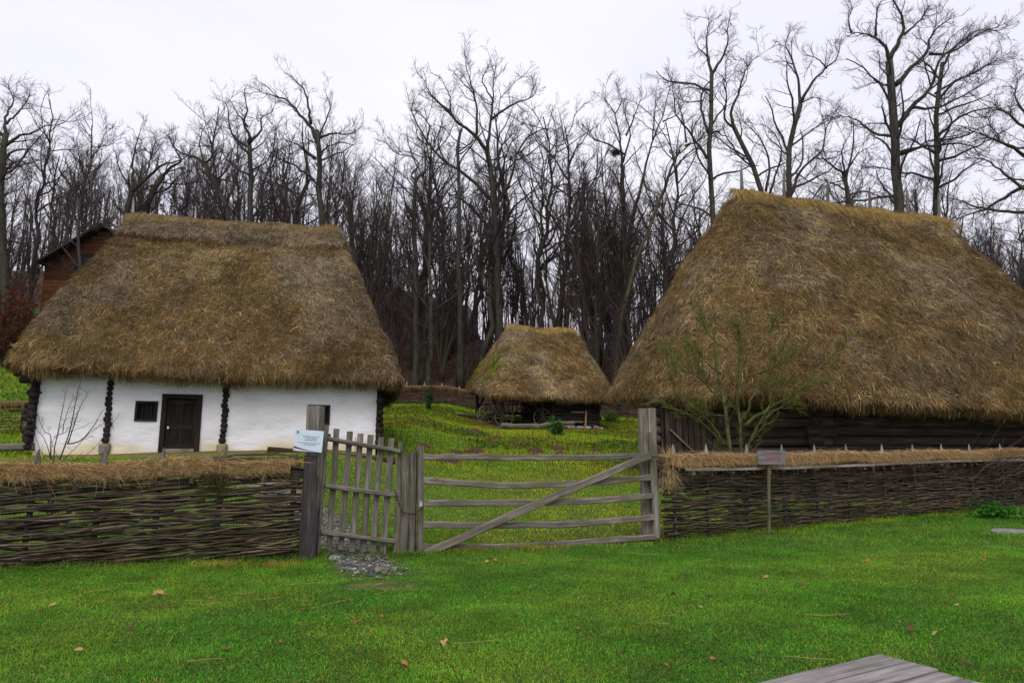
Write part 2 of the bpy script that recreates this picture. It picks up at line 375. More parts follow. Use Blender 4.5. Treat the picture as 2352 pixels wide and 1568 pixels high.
def thatch_roof(parent, fr, ol, r, ze, ridge, zr, seed, dens, swid, slen, grey=0.5, gold=None, cap='gold', step_cap=0.0, capw=0.22, bul=0.12, moss=None, light=1.0, ridge_sag=None, weak_back=0.3):
    N = len(ol); a, p = ol[:, 0], ol[:, 1]; a0, a1, pr = ridge
    al, ah = a.min() + r, a.max() - r
    ra = np.clip(a0 + (a - al) / (ah - al) * (a1 - a0), a0, a1)
    zrr = zr + (0 if ridge_sag is None else ridge_sag((ra - a0) / (a1 - a0)))
    dv = np.stack([a - ra, p - pr], 1); du = dv / np.linalg.norm(dv, axis=1, keepdims=True)
    top = np.stack([ra, np.full(N, pr)], 1) + capw * du
    ss = np.linspace(0, 1, 46); rows = []
    lip = [(-0.85, 0.10), (-0.30, -0.10), (-0.12, -0.17)]       # soffit and cut edge of the thatch
    rag = (vnoise(np.stack([a * 3, p * 3, 0 * a], 1), seed + 5) - .5) * 0.16
    for (inn, dz) in lip: rows.append(np.concatenate([ol + du * inn, (ze + dz + (rag if dz < 0 else 0))[:, None]], 1))
    for s in ss:
        q = ol + (top - ol) * s + du * (bul * math.sin(math.pi * s) + 0.05 * (1 - s))
        z = ze + (zrr - ze) * (s + 0.015 * math.sin(math.pi * s))
        rows.append(np.concatenate([q, z[:, None]], 1))
    for c in (0.35, 0.7, 1.0):
        q = top + (np.stack([ra, np.full(N, pr)], 1) - top) * c
        rows.append(np.concatenate([q, (zrr + 0.15 * math.sin(c * math.pi / 2))[:, None]], 1))
    V = np.array(rows); R = len(rows); nl = len(lip)
    Wp = fr(V[..., 0], V[..., 1], V[..., 2]); fl = Wp.reshape(-1, 3)
    srow = np.concatenate([np.zeros(nl), ss, np.ones(3)])
    out = fr(V[..., 0] + du[:, 0], V[..., 1] + du[:, 1], V[..., 2]) - Wp + np.array([0, 0, 0.6])
    nz = (fbm(fl * 0.9, 3, seed) - .5) * 0.30 + (fbm(fl * 4, 2, seed + 1) - .5) * 0.13
    nz = nz.reshape(R, N) * np.minimum(1, np.concatenate([np.full(nl, .3), np.full(R - nl, 1)]))[:, None]
    se = None
    if step_cap:
        se = 0.855 + 0.05 * (vnoise(np.stack([ra * 1.1, np.sign(p - pr), 0 * a], 1), seed + 9) - .5)
        nz += step_cap * sst((srow[:, None] - se[None]) / 0.02)
    Wp = Wp + out * nz[..., None]
    def colour(pos, s, ap, n):
        """straw colours: brown and olive with weathered grey patches, paler repairs"""
        rr = rng.random(n); c = np.where((rr < .33)[:, None], PAL['brown'], np.where((rr < .52)[:, None], PAL['olive'], np.where((rr < .66)[:, None], PAL['red'], PAL['dark'] * 1.5)))
        g = sst((fbm(pos * 0.55, 3, seed + 20) - .42) / .22) * grey * (0.35 + 0.85 * s)
        if se is not None: g = np.maximum(g, 0.42 * (s > 0.86))
        c = np.where((rng.random(n) < g)[:, None], PAL['grey'], c)
        st = 0.08 + 0.10 * (fbm(pos * 0.8, 2, seed + 30) > .55)
        if gold is not None: st = st + gold(ap[:, 0], s)
        c = np.where((rng.random(n) < st * .75)[:, None], PAL['straw'] * .85, c)
        if cap == 'gold': c = np.where((rng.random(n) < sst((s - 0.955) / 0.03) * .85)[:, None], PAL['gold'], c)
        else: c = np.where((rng.random(n) < sst((s - 0.985) / 0.01) * .7)[:, None], PAL['straw'] * .9, c)
        if moss is not None: c = np.where((rng.random(n) < moss(ap[:, 0], ap[:, 1], s) * (fbm(pos * 1.5, 2, 77) > .42))[:, None], PAL['moss'], c)
        pt = .66 + .5 * sst((fbm(pos * 1.1, 3, seed + 60) - .3) / .4) + .35 * sst((fbm(pos * 6, 2, seed + 61) - .3) / .4)
        return c * rng.uniform(.35, 1.35, (n, 1)) * pt[:, None] * light
    roof = MB()
    i = np.arange(R - 1)[:, None]; j = np.arange(N)[None]; j2 = (j + 1) % N
    quads = np.stack([i * N + j, i * N + j2, (i + 1) * N + j2, (i + 1) * N + j], -1).reshape(-1, 4)
    sall = np.repeat(srow, N); apv = V[..., :2].reshape(-1, 2)
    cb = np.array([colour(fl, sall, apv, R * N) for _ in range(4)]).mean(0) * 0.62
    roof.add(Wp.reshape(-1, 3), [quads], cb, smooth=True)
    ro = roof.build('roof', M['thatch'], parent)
    # loose straws lying on the slope
    G = Wp[nl - 1:]; sg = srow[nl - 1:]; Rg = len(G)
    e1 = np.roll(G, -1, 1)[:-1] - G[:-1]; e2 = G[1:] - G[:-1]
    area = np.linalg.norm(np.cross(e1, e2), axis=2)
    back = (p > pr + 0.5)[None] & np.ones((Rg - 1, 1), bool)
    wgt = area * np.where(back, weak_back, 1) * (1 + 0.8 * (sg[:-1, None] > .95))
    n = int(wgt.sum() * dens); k = rng.choice(wgt.size, n, p=(wgt / wgt.sum()).ravel()); ri, ci = np.divmod(k, N)
    fu, fv = rng.random(n), rng.random(n)
    pos = G[ri, ci] + e1[ri, ci] * fu[:, None] + e2[ri, ci] * fv[:, None]
    nn = unit(np.cross(e1[ri, ci], e2[ri, ci])); nn = np.where(((nn * out[nl - 1:][ri, ci]).sum(1) < 0)[:, None], -nn, nn)
    dn = -unit(e2[ri, ci]); sd = np.cross(nn, dn)
    s = sg[ri] + fv * (sg[np.minimum(ri + 1, Rg - 1)] - sg[ri])
    ang = rng.normal(0, 0.85, n) + 0.5 * (fbm(pos * 0.7, 2, seed + 40) - .5); wild = rng.random(n) < .08; ang = np.where(wild, rng.uniform(-1.6, 1.6, n), ang)
    d = dn * np.cos(ang)[:, None] + sd * np.sin(ang)[:, None]
    L = rng.uniform(.5, 1.2, n) * slen * np.where(wild, .7, 1)
    b0 = pos + nn * 0.012; lift = rng.uniform(.015, .07, n)
    b1 = pos + d * (L * .5)[:, None] + nn * (lift * .9)[:, None]
    b2 = pos + d * L[:, None] + nn * lift[:, None] + np.array([0, 0, -.02])
    wv = unit(np.cross(nn, d) + rng.normal(0, .35, (n, 3)))
    ap = V[..., :2][nl - 1:][ri, ci]
    sm = MB(); sm.ribbons(np.stack([b0, b1, b2], 1), wv, rng.uniform(.6, 1.3, n) * swid * np.where(rng.random(n) < .06, 1.8, 1), colour(pos, s, ap, n))
    # fringe hanging from the eaves
    per = np.linalg.norm(np.roll(ol, -1, 0) - ol, axis=1).sum(); m = int(per * dens * 0.55)
    ci = rng.integers(0, N, m); fu = rng.random(m)
    ed = np.roll(Wp[nl + 1], -1, 0)[ci] - Wp[nl + 1][ci]
    pos = Wp[nl + 1][ci] + ed * fu[:, None] + rng.normal(0, .03, (m, 3)); od = unit(out[nl][ci] * np.array([1, 1, 0]))
    lowp = Wp[1][ci] + ed * fu[:, None]
    drop = rng.uniform(.05, .34, m)
    e = pos + od * rng.uniform(-.06, .07, m)[:, None] + np.array([0, 0, -1]) * (0.12 + drop)[:, None] + unit(ed) * rng.normal(0, .05, m)[:, None]
    mid = (pos + e) / 2 + od * .05
    sm.ribbons(np.stack([pos + od * .01, mid, e], 1), unit(ed + rng.normal(0, .2, (m, 3))), rng.uniform(.7, 1.3, m) * swid, colour(pos, np.full(m, .02), ol[ci], m))
    # bundle laid over the ridge
    m = int((a1 - a0 + 1) * dens * 0.5); t = rng.uniform(-.04, 1.04, m); A = a0 + (a1 - a0) * t
    zz = zr + (0 if ridge_sag is None else ridge_sag(np.clip(t, 0, 1))) + .17 + rng.normal(0, .03, m) + step_cap * .6
    sgn = np.where(rng.random(m) < .72, -1.0, 1.0)
    c0 = fr(A, pr - sgn * .1, zz + .01); sl = rng.normal(0, .22, m)
    c1 = fr(A + sl * .5, pr + sgn * (capw + .06 + step_cap * .6), zz - rng.uniform(.08, .16, m)); c2 = fr(A + sl, pr + sgn * (capw + rng.uniform(.14, .34, m) + step_cap * .7), zz - rng.uniform(.3, .75, m))
    cc = (PAL['gold'] if cap == 'gold' else PAL['straw'] * .6) * rng.uniform(.5, 1.25, (m, 1)); cc = np.where((rng.random(m) < (.25 if cap == 'gold' else .55))[:, None], PAL['brown'] * rng.uniform(.7, 1.5, (m, 1)), cc)
    sm.ribbons(np.stack([c0, c1, c2], 1), np.broadcast_to(np.append(fr.A, 0), (m, 3)), rng.uniform(.7, 1.3, m) * swid, cc * light)
    tag(sm.build('straw', M['strand'], ro), kind='stuff')
    return ro
def ridge_stakes(roof, fr, ridge, zr, tops, w, mat, sag=None):
    """pointed stakes that hold the ridge bundle down"""
    a0, a1, pr = ridge
    aa = np.linspace(a0 - .6, a1 + .6, 400)
    for vx, vy in tops:
        q = proj(fr(aa, pr + 0 * aa, zr + .2 + 0 * aa)); k = np.argmin(np.abs(q[:, 0] - vx)); a = aa[k]
        base = fr(a, pr, zr - .25); tip = at(vx, vy, base[1])
        base[0] += rng.normal(0, .03)
        mb = MB(); mb.beam(base, tip, w, w * .45, up=(*fr.P, 0), segs=5, taper=.35, wob=.01, point=1)
        mb.build('ridge_stake', mat, roof)
def plaster_wall(parent, fr, L, z0, z1, holes, th=0.28):
    xs = np.unique(np.round(np.concatenate([np.arange(0, L, .16), [L]] + [[h[0], h[1]] for h in holes]), 3))
    zs = np.unique(np.round(np.concatenate([np.arange(z0, z1, .16), [z1]] + [[h[2], h[3]] for h in holes]), 3))
    X, Z = np.meshgrid(xs, zs); k = len(xs); n1 = vnoise(np.stack([X.ravel() * 1.6, Z.ravel() * 2.2, 0 * X.ravel()], 1), 3).reshape(X.shape)
    n2 = vnoise(np.stack([X.ravel() * 5, Z.ravel() * 6, 0 * X.ravel()], 1), 4).reshape(X.shape)
    Pp = -(n1 - .5) * .07 - (n2 - .5) * .02
    front = fr(X, Pp, Z).reshape(-1, 3); rear = fr(X, np.full(X.shape, th), Z).reshape(-1, 3); nf = len(front)
    q = []
    hole = np.zeros((len(zs) - 1, k - 1), bool)
    for h in holes:
        hole |= ((xs[:-1] >= h[0] - 1e-4) & (xs[1:] <= h[1] + 1e-4))[None] & ((zs[:-1] >= h[2] - 1e-4) & (zs[1:] <= h[3] + 1e-4))[:, None]
    R_, C_ = hole.shape
    for r in range(R_):
        for c in range(C_):
            b = r * k + c
            if not hole[r, c]:
                q += [(b, b + 1, b + k + 1, b + k), (nf + b + 1, nf + b, nf + b + k, nf + b + k + 1)]
                for dr, dc, e in ((0, -1, (b + k, b)), (0, 1, (b + 1, b + k + 1)), (-1, 0, (b, b + 1)), (1, 0, (b + k + 1, b + k))):
                    rr, cc = r + dr, c + dc
                    if rr < 0 or rr >= R_ or cc < 0 or cc >= C_ or hole[rr, cc]: q.append((e[0], e[0] + nf, e[1] + nf, e[1]))
    # earth splashed on the foot of the wall, irregular in height
    zz = Z.ravel(); nz = vnoise(np.stack([X.ravel() * 1.3, 0 * zz, 0 * zz], 1), 8)
    dirt = sst((z0 + .66 + .36 * nz - zz) / .3)[:, None]
    colf = 1 - dirt * (1 - np.array([.86, .74, .5])); col = np.concatenate([colf, colf])
    mb = MB(); mb.add(np.concatenate([front, rear]), [np.array(q)], col, smooth=False)
    return mb
def log_row(mb, fr, a0, p0, a1, p1, z0, z1, rad, seed=0, jut=0.25, col=(1, 1, 1), gap=0.92):
    """a wall of stacked round logs between two local points"""
    z = z0 + rad; i = 0
    while z < z1:
        rr = rad * rng.uniform(.88, 1.1); t = unit(np.array([a1 - a0, p1 - p0])); e = jut * rng.uniform(.55, 1.3)
        n = 9; s = np.linspace(0, 1, n); A = (a0 - t[0] * e) + (a1 + t[0] * e - a0 + t[0] * e) * s; P_ = (p0 - t[1] * e) + (p1 + t[1] * e - p0 + t[1] * e) * s
        zz = z + (vnoise(np.stack([s * 4 + seed + i * 9.1, 0 * s, 0 * s], 1), 5) - .5) * rad * .5
        pts = fr(A, P_, zz)
        mb.tubes(pts, rr * (1 + .12 * (vnoise(np.stack([s * 5 + i * 3.3, 0 * s, 0 * s], 1), 6) - .5)), 9, np.array([col]) * rng.uniform(.7, 1.3), cap=True)
        z += 2 * rad * gap; i += 1
    return mb

# ------------------------------------------------------------------ the whitewashed cottage
c = FC; zb = 1.62
cot = thing('thatched_cottage', c(4.5, 0, zb), 'white plastered cottage with dark door under a tall brown thatched roof', 'cottage')
DOOR = (3.10, 4.16, zb - .02, zb + 1.61); WIN1 = (2.42, 3.00, zb + .83, zb + 1.40); WIN2 = (7.06, 7.70, zb + .78, zb + 1.37)
CL, CD = 9.05, 6.7
wl = plaster_wall(cot, c, CL, zb - .5, zb + 2.28, [DOOR, WIN1, WIN2])
wl.box((0, CD - .28, zb - .5), (CL, CD, zb + 2.28), c); wl.box((0, .285, zb - .5), (.28, CD - .285, zb + 2.28), c); wl.box((CL - .28, .285, zb - .5), (CL, CD - .285, zb + 2.28), c)
wl.build('wall', M['plaster'], cot)
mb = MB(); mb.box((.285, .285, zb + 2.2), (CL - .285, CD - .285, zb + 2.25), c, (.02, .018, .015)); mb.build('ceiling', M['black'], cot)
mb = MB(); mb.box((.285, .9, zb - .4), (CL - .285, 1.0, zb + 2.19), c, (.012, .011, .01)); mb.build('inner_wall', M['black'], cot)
ol = round_rect(-.72, CL + .72, -.72, CD + .72, .55)
zeC = 3.80 + 0.0 * ol[:, 0]; RC = (1.12, 7.3, CD / 2)
zeC = zeC + .05 * np.sin(ol[:, 0] * .8 + 1) + .22 * sst((.2 - ol[:, 0]) / .9) - 0.012 * ol[:, 0]
sagC = lambda t: -.06 * np.sin(np.pi * t) + .13 * sst((t - .93) / .05) - .05 * sst((t - .80) / .1)
goldC = lambda a, s: np.where((s < .84), .75 * np.exp(-((a - 3.3) / 1.05) ** 2 - ((s - .77) / .06) ** 2) + .85 * np.exp(-((a - 3.9) / .28) ** 2 - ((s - .66) / .07) ** 2) + .7 * np.exp(-((a - 8.1) / .3) ** 2 - ((s - .76) / .06) ** 2), 0)
rc = thatch_roof(cot, c, ol, .55, zeC, RC, 9.27, 101, 1250, .0105, .25, light=1.22, grey=.46, gold=goldC, cap='brown', step_cap=.16, capw=.25, bul=.10, ridge_sag=sagC)
ridge_stakes(rc, c, RC, 9.3, [(306, 451), (450, 472), (555, 484), (670, 489), (766, 500)], .11, M['pale_wood'])
# door
DJ = .13
fm = MB(); a0, a1, z0, z1 = DOOR
fm.box((a0 + .003, -.05, z0), (a0 + DJ, .2, z1 - DJ), c); fm.box((a1 - DJ, -.05, z0), (a1 - .003, .2, z1 - DJ), c); fm.box((a0 + .003, -.055, z1 - DJ), (a1 - .003, .2, z1 - .003), c, (.7, .7, .7))
door = MB(); door.box((a0 + DJ + .004, .06, z0 + .1), (a1 - DJ - .004, .10, z1 - DJ - .004), c, (.6, .55, .5))
w_ = a1 - a0 - 2 * DJ
for (x0, x1, y0, y1) in ((.0, .09, .1, 1.46), (w_ - .09, w_, .1, 1.46), (.095, w_ - .095, .1, .2), (.095, w_ - .095, .62, .78), (.095, w_ - .095, 1.36, 1.46), (w_ / 2 - .04, w_ / 2 + .04, .205, .615), (w_ / 2 - .04, w_ / 2 + .04, .785, 1.355)):
    door.box((a0 + DJ + x0 + .005, .04, z0 + y0), (a0 + DJ + x1 - .005, .0595, z0 + y1), c, (.95, .9, .85))
dr = door.build('door', M['dark_wood'], cot); tag(dr, 'dark panelled plank door')
fo = fm.build('door_frame', M['dark_wood'], cot)
mb = MB(); mb.box((a0 + DJ + .004, -.04, z0 - .02), (a1 - DJ - .004, .16, z0 + .095), c, (1.6, 1.5, 1.4)); mb.build('threshold', M['grey_wood'], cot)
mb = MB(); hc = c(a0 + DJ + .07, .02, z0 + .68); mb.beam(hc - [0, 0, .035], hc + [0, 0, .035], .045, .03, up=(*c.P, 0), segs=2, col=(.8, .8, .82)); hh = hc - np.append(c.P, 0) * .045
mb.beam(hc, hh, .02, .02, segs=2, col=(.8, .8, .82)); mb.beam(hh, hh + np.append(c.A, 0) * .05, .02, .02, segs=2, col=(.8, .8, .82)); mb.build('handle', M['paint'], dr)
for (a0, a1, z0, z1) in (WIN1, WIN2):
    f = MB(); t = .065
    f.box((a0 + .003, -.03, z0 + .003), (a0 + t, .12, z1 - .003), c); f.box((a1 - t, -.03, z0 + .003), (a1 - .003, .12, z1 - .003), c)
    f.box((a0 + t + .002, -.035, z1 - t), (a1 - t - .002, .12, z1 - .003), c); f.box((a0 + t + .002, -.04, z0 + .003), (a1 - t - .002, .12, z0 + t), c, (1.8, 1.6, 1.4))
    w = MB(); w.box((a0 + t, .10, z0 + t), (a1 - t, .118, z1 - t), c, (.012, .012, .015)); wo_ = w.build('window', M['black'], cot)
    f.build('frame', M['dark_wood'], wo_)
    b = MB()
    for x in np.linspace(a0 + t, a1 - t, 5)[1:-1]: b.tubes(c(np.full(3, x), np.full(3, .05), np.linspace(z0 + t - .01, z1 - t + .01, 3)), np.full(3, .008), 6, (.02, .018, .018))
    b.build('bars', M['iron'], wo_)
# stacked log ends: two cross walls and both corners
def log_ends(a, z0, z1, rad, jut, both=False, wid=1.0):
    mb = MB(); z = z0 + rad; 
    while z < z1:
        r_ = rad * rng.uniform(.85, 1.12); da = rng.normal(0, .012); j = jut * rng.uniform(.7, 1.35)
        mb.tubes(c(np.array([a + da, a + da + .004, a + da]), np.array([-j, -j * .4, .3]), np.array([z, z, z])), np.array([.92, 1.04, 1.0]) * r_ * wid, 10, (1, 1, 1), cap=True); z += 1.62 * rad
    return mb
for a in (1.75, 4.77): log_ends(a, zb + .22, zb + 2.12, .088, .07).build('log_ends', M['log_wood'], cot)
for a in (1.75, 4.77):
    st = MB(); k = 14; th = np.linspace(0, 2 * np.pi, k, endpoint=False); rg = []
    for z, s in ((-.06, .9), (.03, 1.0), (.15, 1.02), (.215, .88)): rg.append(c(a + .15 * s * np.cos(th) * (1 + .1 * np.sin(3 * th)), -.03 + .13 * s * np.sin(th), np.full(k, zb + z)))
    i = np.arange(3)[:, None] * k; j = np.arange(k)[None]; st.add(np.concatenate(rg), [np.stack([i + j, i + (j + 1) % k, i + k + (j + 1) % k, i + k + j], -1).reshape(-1, 4), (np.arange(k) + 3 * k)[None]], (.33, .27, .16) if a > 3 else (.24, .22, .18)); st.build('footing_stone', M['stone'], cot)
for a, s in ((0, -1), (CL, 1)):
    mb = MB(); z = zb + .12; i = 0
    while z < zb + 2.15:
        r_ = .092 * rng.uniform(.85, 1.15)
        mb.tubes(c(np.array([a - s * .02, a - s * .02, a - s * .02]) + s * .10, np.array([-.2 * rng.uniform(.4, 1.3), 0, .4]), np.full(3, z)), np.full(3, r_), 9, cap=True)
        e = rng.uniform(.22, .42) * (1.0 if s < 0 else .75) + (.28 if z > zb + 1.8 else 0)
        mb.tubes(c(np.array([a - s * .1, a + s * e * .5, a + s * e]), np.array([.12, .12, .12]), np.full(3, z + .09)), np.array([1, 1, .9]) * r_, 9, cap=True)
        mb.tubes(c(np.array([a + s * .13] * 3), np.array([.1, 3, CD]), np.full(3, z)), np.full(3, r_), 9, cap=True)
        z += .172; i += 1
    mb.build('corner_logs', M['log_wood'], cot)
mb = MB(); mb.beam(c(-.95, .05, zb + .10), c(.05, .05, zb + .14), .26, .2, segs=6, wob=.03); tag(mb.build('sill_beam', M['grey_wood'], cot), 'grey split sill timber sticking out at the corner')
mb = MB()
for a in np.arange(.3, CL, 1.06): mb.beam(c(a, -.62, zb + 2.06), c(a, .3, zb + 2.12), .12, .12, segs=3)
mb.beam(c(-.55, -.10, zb + 2.18), c(CL + .55, -.10, zb + 2.18), .16, .16, segs=10, wob=.02); mb.build('eaves_beams', M['dark_wood'], cot)
mb = MB(); q0, q1 = c(6.1, -.85, 0), c(9.6, -.9, 0); q0[2] = H(*q0[:2]) + .1; q1[2] = H(*q1[:2]) + .09
mb.beam(q0, q1, .2, .2, segs=12, wob=.05, col=(2.2, 1.5, .9)); o = mb.build('fallen_log', M['log_wood'], None, q0); tag(o, 'long reddish brown log lying on bare earth at the right foot of the white cottage', 'log')

# ------------------------------------------------------------------ the cart shed
f = FS; SLn, SD = 8.1, 6.3
shed = thing('cart_shed', f(SLn / 2, 1, H(*f(SLn / 2, 1, 0)[:2])), 'small open timber shed with straw thatched roof standing at the back of the yard', 'shed')
ol = round_rect(0, SLn, 0, SD, .7)
zeS = 5.02 + .165 * ol[:, 1] - .012 * ol[:, 0]; RS = (2.2, 6.25, SD / 2)
goldS = lambda a, s: .5 * np.exp(-((a - 3.6 + 1.6 * s) / .42) ** 2) * (s < .42) + .55 * np.exp(-((a - 5.0) / .4) ** 2 - ((s - .2) / .12) ** 2) + .5 * np.exp(-((a - 6.9) / .3) ** 2 - ((s - .38) / .1) ** 2) + .4 * np.exp(-((a - 3.6) / .3) ** 2 - ((s - .5) / .08) ** 2)
mossS = lambda a, p, s: .8 * np.exp(-((a - .9) / 1.2) ** 2 - ((s - .35) / .28) ** 2) * (p > 1.2)
rs = thatch_roof(shed, f, ol, .7, zeS, RS, 9.5, 202, 700, .018, .40, grey=.5, gold=goldS, cap='gold', capw=.25, bul=.05, moss=mossS, light=1.42, ridge_sag=lambda t: .08 * np.cos(t * 7))
ridge_stakes(rs, f, RS, 9.6, [(1189, 715), (1231.6, 729), (1266, 732), (1314, 730)], .22, M['pale_wood'])
def gz(fr, a, p): q = fr(a, p, 0); return float(H(q[0], q[1]))
for a, p, w in ((.75, .75, .2), (3.25, .75, .22), (.6, 5.3, .2), (4.3, 5.5, .2)):
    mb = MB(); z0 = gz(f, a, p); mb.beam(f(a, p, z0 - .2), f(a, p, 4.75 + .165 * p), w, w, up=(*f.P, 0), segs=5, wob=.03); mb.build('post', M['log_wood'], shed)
for a, p, s in ((.75, .75, -1), (.6, 5.3, 1), (3.25, .75, -1)):
    mb = MB(); z0 = gz(f, a, p); mb.beam(f(a + s * .05, p, z0 + .75), f(a + s * .65, p, 4.65 + .165 * p), .13, .13, up=(*f.P, 0), segs=5, wob=.03, bow=.05); mb.build('brace', M['log_wood'], shed)
mb = MB()
mb.beam(f(.1, .75, 4.75), f(7.5, .75, 4.70), .2, .2, segs=8, wob=.03); mb.beam(f(.1, 5.4, 5.5), f(7.5, 5.4, 5.45), .2, .2, segs=8, wob=.03)
for a in (.7, 3.25, 5.6): mb.beam(f(a, .2, 4.75), f(a, 6.0, 5.63), .17, .17, segs=6)
mb.build('tie_beams', M['log_wood'], shed)
mb = MB(); zc = gz(f, 6, .9)
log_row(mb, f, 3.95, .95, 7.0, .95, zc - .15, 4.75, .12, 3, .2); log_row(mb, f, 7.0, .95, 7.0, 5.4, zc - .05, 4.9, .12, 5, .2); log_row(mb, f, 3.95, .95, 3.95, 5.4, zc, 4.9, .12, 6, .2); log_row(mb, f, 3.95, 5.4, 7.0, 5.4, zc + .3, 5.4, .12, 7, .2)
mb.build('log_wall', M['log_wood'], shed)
mb = MB(); zp = gz(f, 4.6, .8); mb.box((5.15, .70, zp + .95), (6.0, .82, zp + 1.03), f, (1.5, 1.4, 1.3)); mb.build('shelf', M['grey_wood'], shed); mb = MB(); mb.box((5.2, .66, zp + .35), (5.9, .80, zp + .45), f, (1.3, 1.2, 1.1)); mb.build('bench', M['grey_wood'], shed)
mb = MB(); mb.beam(f(6.1, .78, zp + .1), f(6.15, .78, zp + 1.1), .1, .1, up=(*f.P, 0), segs=4, col=(3, 1.7, 1)); tag(mb.build('jamb', M['grey_wood'], shed), 'reddish door jamb')
mb = MB(); q = f(-.4, 3.4, 0); mb.beam(f(-.7, 5.2, gz(f, -.7, 5.2) + .08), f(3.2, 1.6, gz(f, 3.2, 1.6) + .1), .2, .2, segs=8, wob=.04); mb.build('sill_beam', M['log_wood'], shed)
# stones under the sill
def stone_mesh(mb, ctr, r, col, sq=(1, 1, .7)):
    k, m = 9, 6; th = np.linspace(0, 2 * np.pi, k, endpoint=False); vs = []
    for ph in np.linspace(.25, np.pi - .25, m): vs.append(np.stack([np.sin(ph) * np.cos(th), np.sin(ph) * np.sin(th), np.full(k, np.cos(ph))], 1))
    v = np.concatenate(vs); v = np.sign(v) * np.abs(v) ** .7; v = v * (1 + .35 * (vnoise(v * 1.7 + rng.uniform(0, 90), 3) - .5))[:, None] * np.array(sq) * r
    t = rng.uniform(0, 6.3); R2 = np.array([[math.cos(t), -math.sin(t), 0], [math.sin(t), math.cos(t), 0], [0, 0, 1]]); v = v @ R2.T
    i = np.arange(m - 1)[:, None] * k; j = np.arange(k)[None]
    return mb.add(v + ctr, [np.stack([i + j, i + k + j, i + k + (j + 1) % k, i + (j + 1) % k], -1).reshape(-1, 4), np.arange(k)[None, :], (np.arange(k)[::-1] + (m - 1) * k)[None]], col)
for a in np.concatenate([np.linspace(4.3, 7.0, 11), [.75, 1.1, 1.6, 2.9, 3.4]]):
    mb = MB(); q = f(a + rng.normal(0, .06), .62 + rng.normal(0, .12) - (.25 if a < 3.5 else 0), 0); r_ = rng.uniform(.1, .2); q[2] = H(q[0], q[1]) + r_ * .45
    stone_mesh(mb, q, r_, np.array([.36, .33, .28]) * rng.uniform(.65, 1.25)); mb.build('foundation_stone', M['stone'], shed)
# hewn log in front of it
mb = MB(); q0, q1, q2 = f(.35, -.15, 0), f(2.6, -.2, 0), f(5.0, .05, 0)
for q, e in ((q0, .22), (q1, .18), (q2, .42)): q[2] = H(q[0], q[1]) + e
mb.beam(q0, q1, .34, .32, segs=8, wob=.05, rnd=.33, col=(1.0, .92, .8)); mb.beam(q1 + (q1 - q0) * .002, q2, .30, .30, segs=8, wob=.06, taper=.75, rnd=.33, bow=.05, col=(.95, .88, .76))
o = mb.build('squared_log', M['grey_wood'], None, q1); tag(o, 'thick crooked grey log lying on stones along the front of the open shed', 'log')

# ------------------------------------------------------------------ the cart inside the shed
ca = f(1.55, 2.6, gz(f, 1.55, 2.6)); cf = Frame(ca[0], ca[1], 6.0)
cart = thing('farm_cart', ca, 'old wooden ladder wagon with spoked wheels parked inside the open shed', 'cart')
def wheel(cx, cy, r):
    z0 = gz(cf, cx, cy) + r + .02; mb = MB(); k = 28; th = np.linspace(0, 2 * np.pi, k + 1)
    hub = cf(cx, cy, z0)
    mb.tubes(np.stack([cf(cx + 0, cy - .16, z0), cf(cx, cy, z0), cf(cx, cy + .16, z0)]), np.array([.07, .11, .07]), 10, (1.2, 1.2, 1.2), cap=True)
    w = mb.build('wheel', M['grey_wood'], cart)
    rm = MB(); prof = [(r - .07, -.045), (r, -.05), (r, .05), (r - .07, .045)]; vs = [cf(cx + rr * np.cos(th[:-1]), np.full(k, cy + yy), z0 + rr * np.sin(th[:-1])) for rr, yy in prof]
    i = np.arange(4)[:, None] * k; j = np.arange(k)[None]; i2 = ((np.arange(4) + 1) % 4)[:, None] * k
    rm.add(np.concatenate(vs), [np.stack([i + j, i + (j + 1) % k, i2 + (j + 1) % k, i2 + j], -1).reshape(-1, 4)], (1.1, 1.05, .95)); rm.build('rim', M['grey_wood'], w)
    for t in np.linspace(0, 2 * np.pi, 10, endpoint=False) + .2:
        sp = MB(); sp.beam(cf(cx + .08 * math.cos(t), cy, z0 + .08 * math.sin(t)), cf(cx + (r - .05) * math.cos(t), cy, z0 + (r - .05) * math.sin(t)), .05, .05, up=(*cf.P, 0), segs=2, col=(1.1, 1.05, .95)); sp.build('spoke', M['grey_wood'], w)
    return z0
zz = [wheel(cx, cy, r) for cx, cy, r in ((-.15, -1.0, .58), (2.15, -1.0, .55), (-1.15, .55, .56), (1.2, .55, .55))]
mb = MB(); zt = ca[2]
mb.beam(cf(-.15, -1.0, zz[0]), cf(-1.15, .55, zz[2]), .12, .12, segs=3); mb.beam(cf(2.15, -1.0, zz[1]), cf(1.2, .55, zz[3]), .12, .12, segs=3); mb.beam(cf(-.65, -.22, zt + .75), cf(1.7, -.22, zt + .75), .12, .14, segs=4); mb.build('axles', M['log_wood'], cart)
for y0 in (-.85, .45):
    mb = MB(); x0, x1 = -1.0 + (-.5 if y0 > 0 else .2), 1.9 + (-.5 if y0 > 0 else .2)
    for dz, dy in ((.72, 0), (1.32, .12 * np.sign(y0))): mb.beam(cf(x0, y0 + dy, zt + dz), cf(x1, y0 + dy, zt + dz), .07, .07, segs=4, wob=.02)
    for x in np.linspace(x0 + .1, x1 - .1, 11): mb.beam(cf(x, y0, zt + .7), cf(x, y0 + .12 * np.sign(y0), zt + 1.35), .035, .035, up=(*cf.P, 0), segs=2)
    mb.build('ladder_side', M['log_wood'], cart)
mb = MB(); mb.box((-.75, -.8, zt + .66), (1.75, .4, zt + .71), cf); mb.build('floor_boards', M['log_wood'], cart)

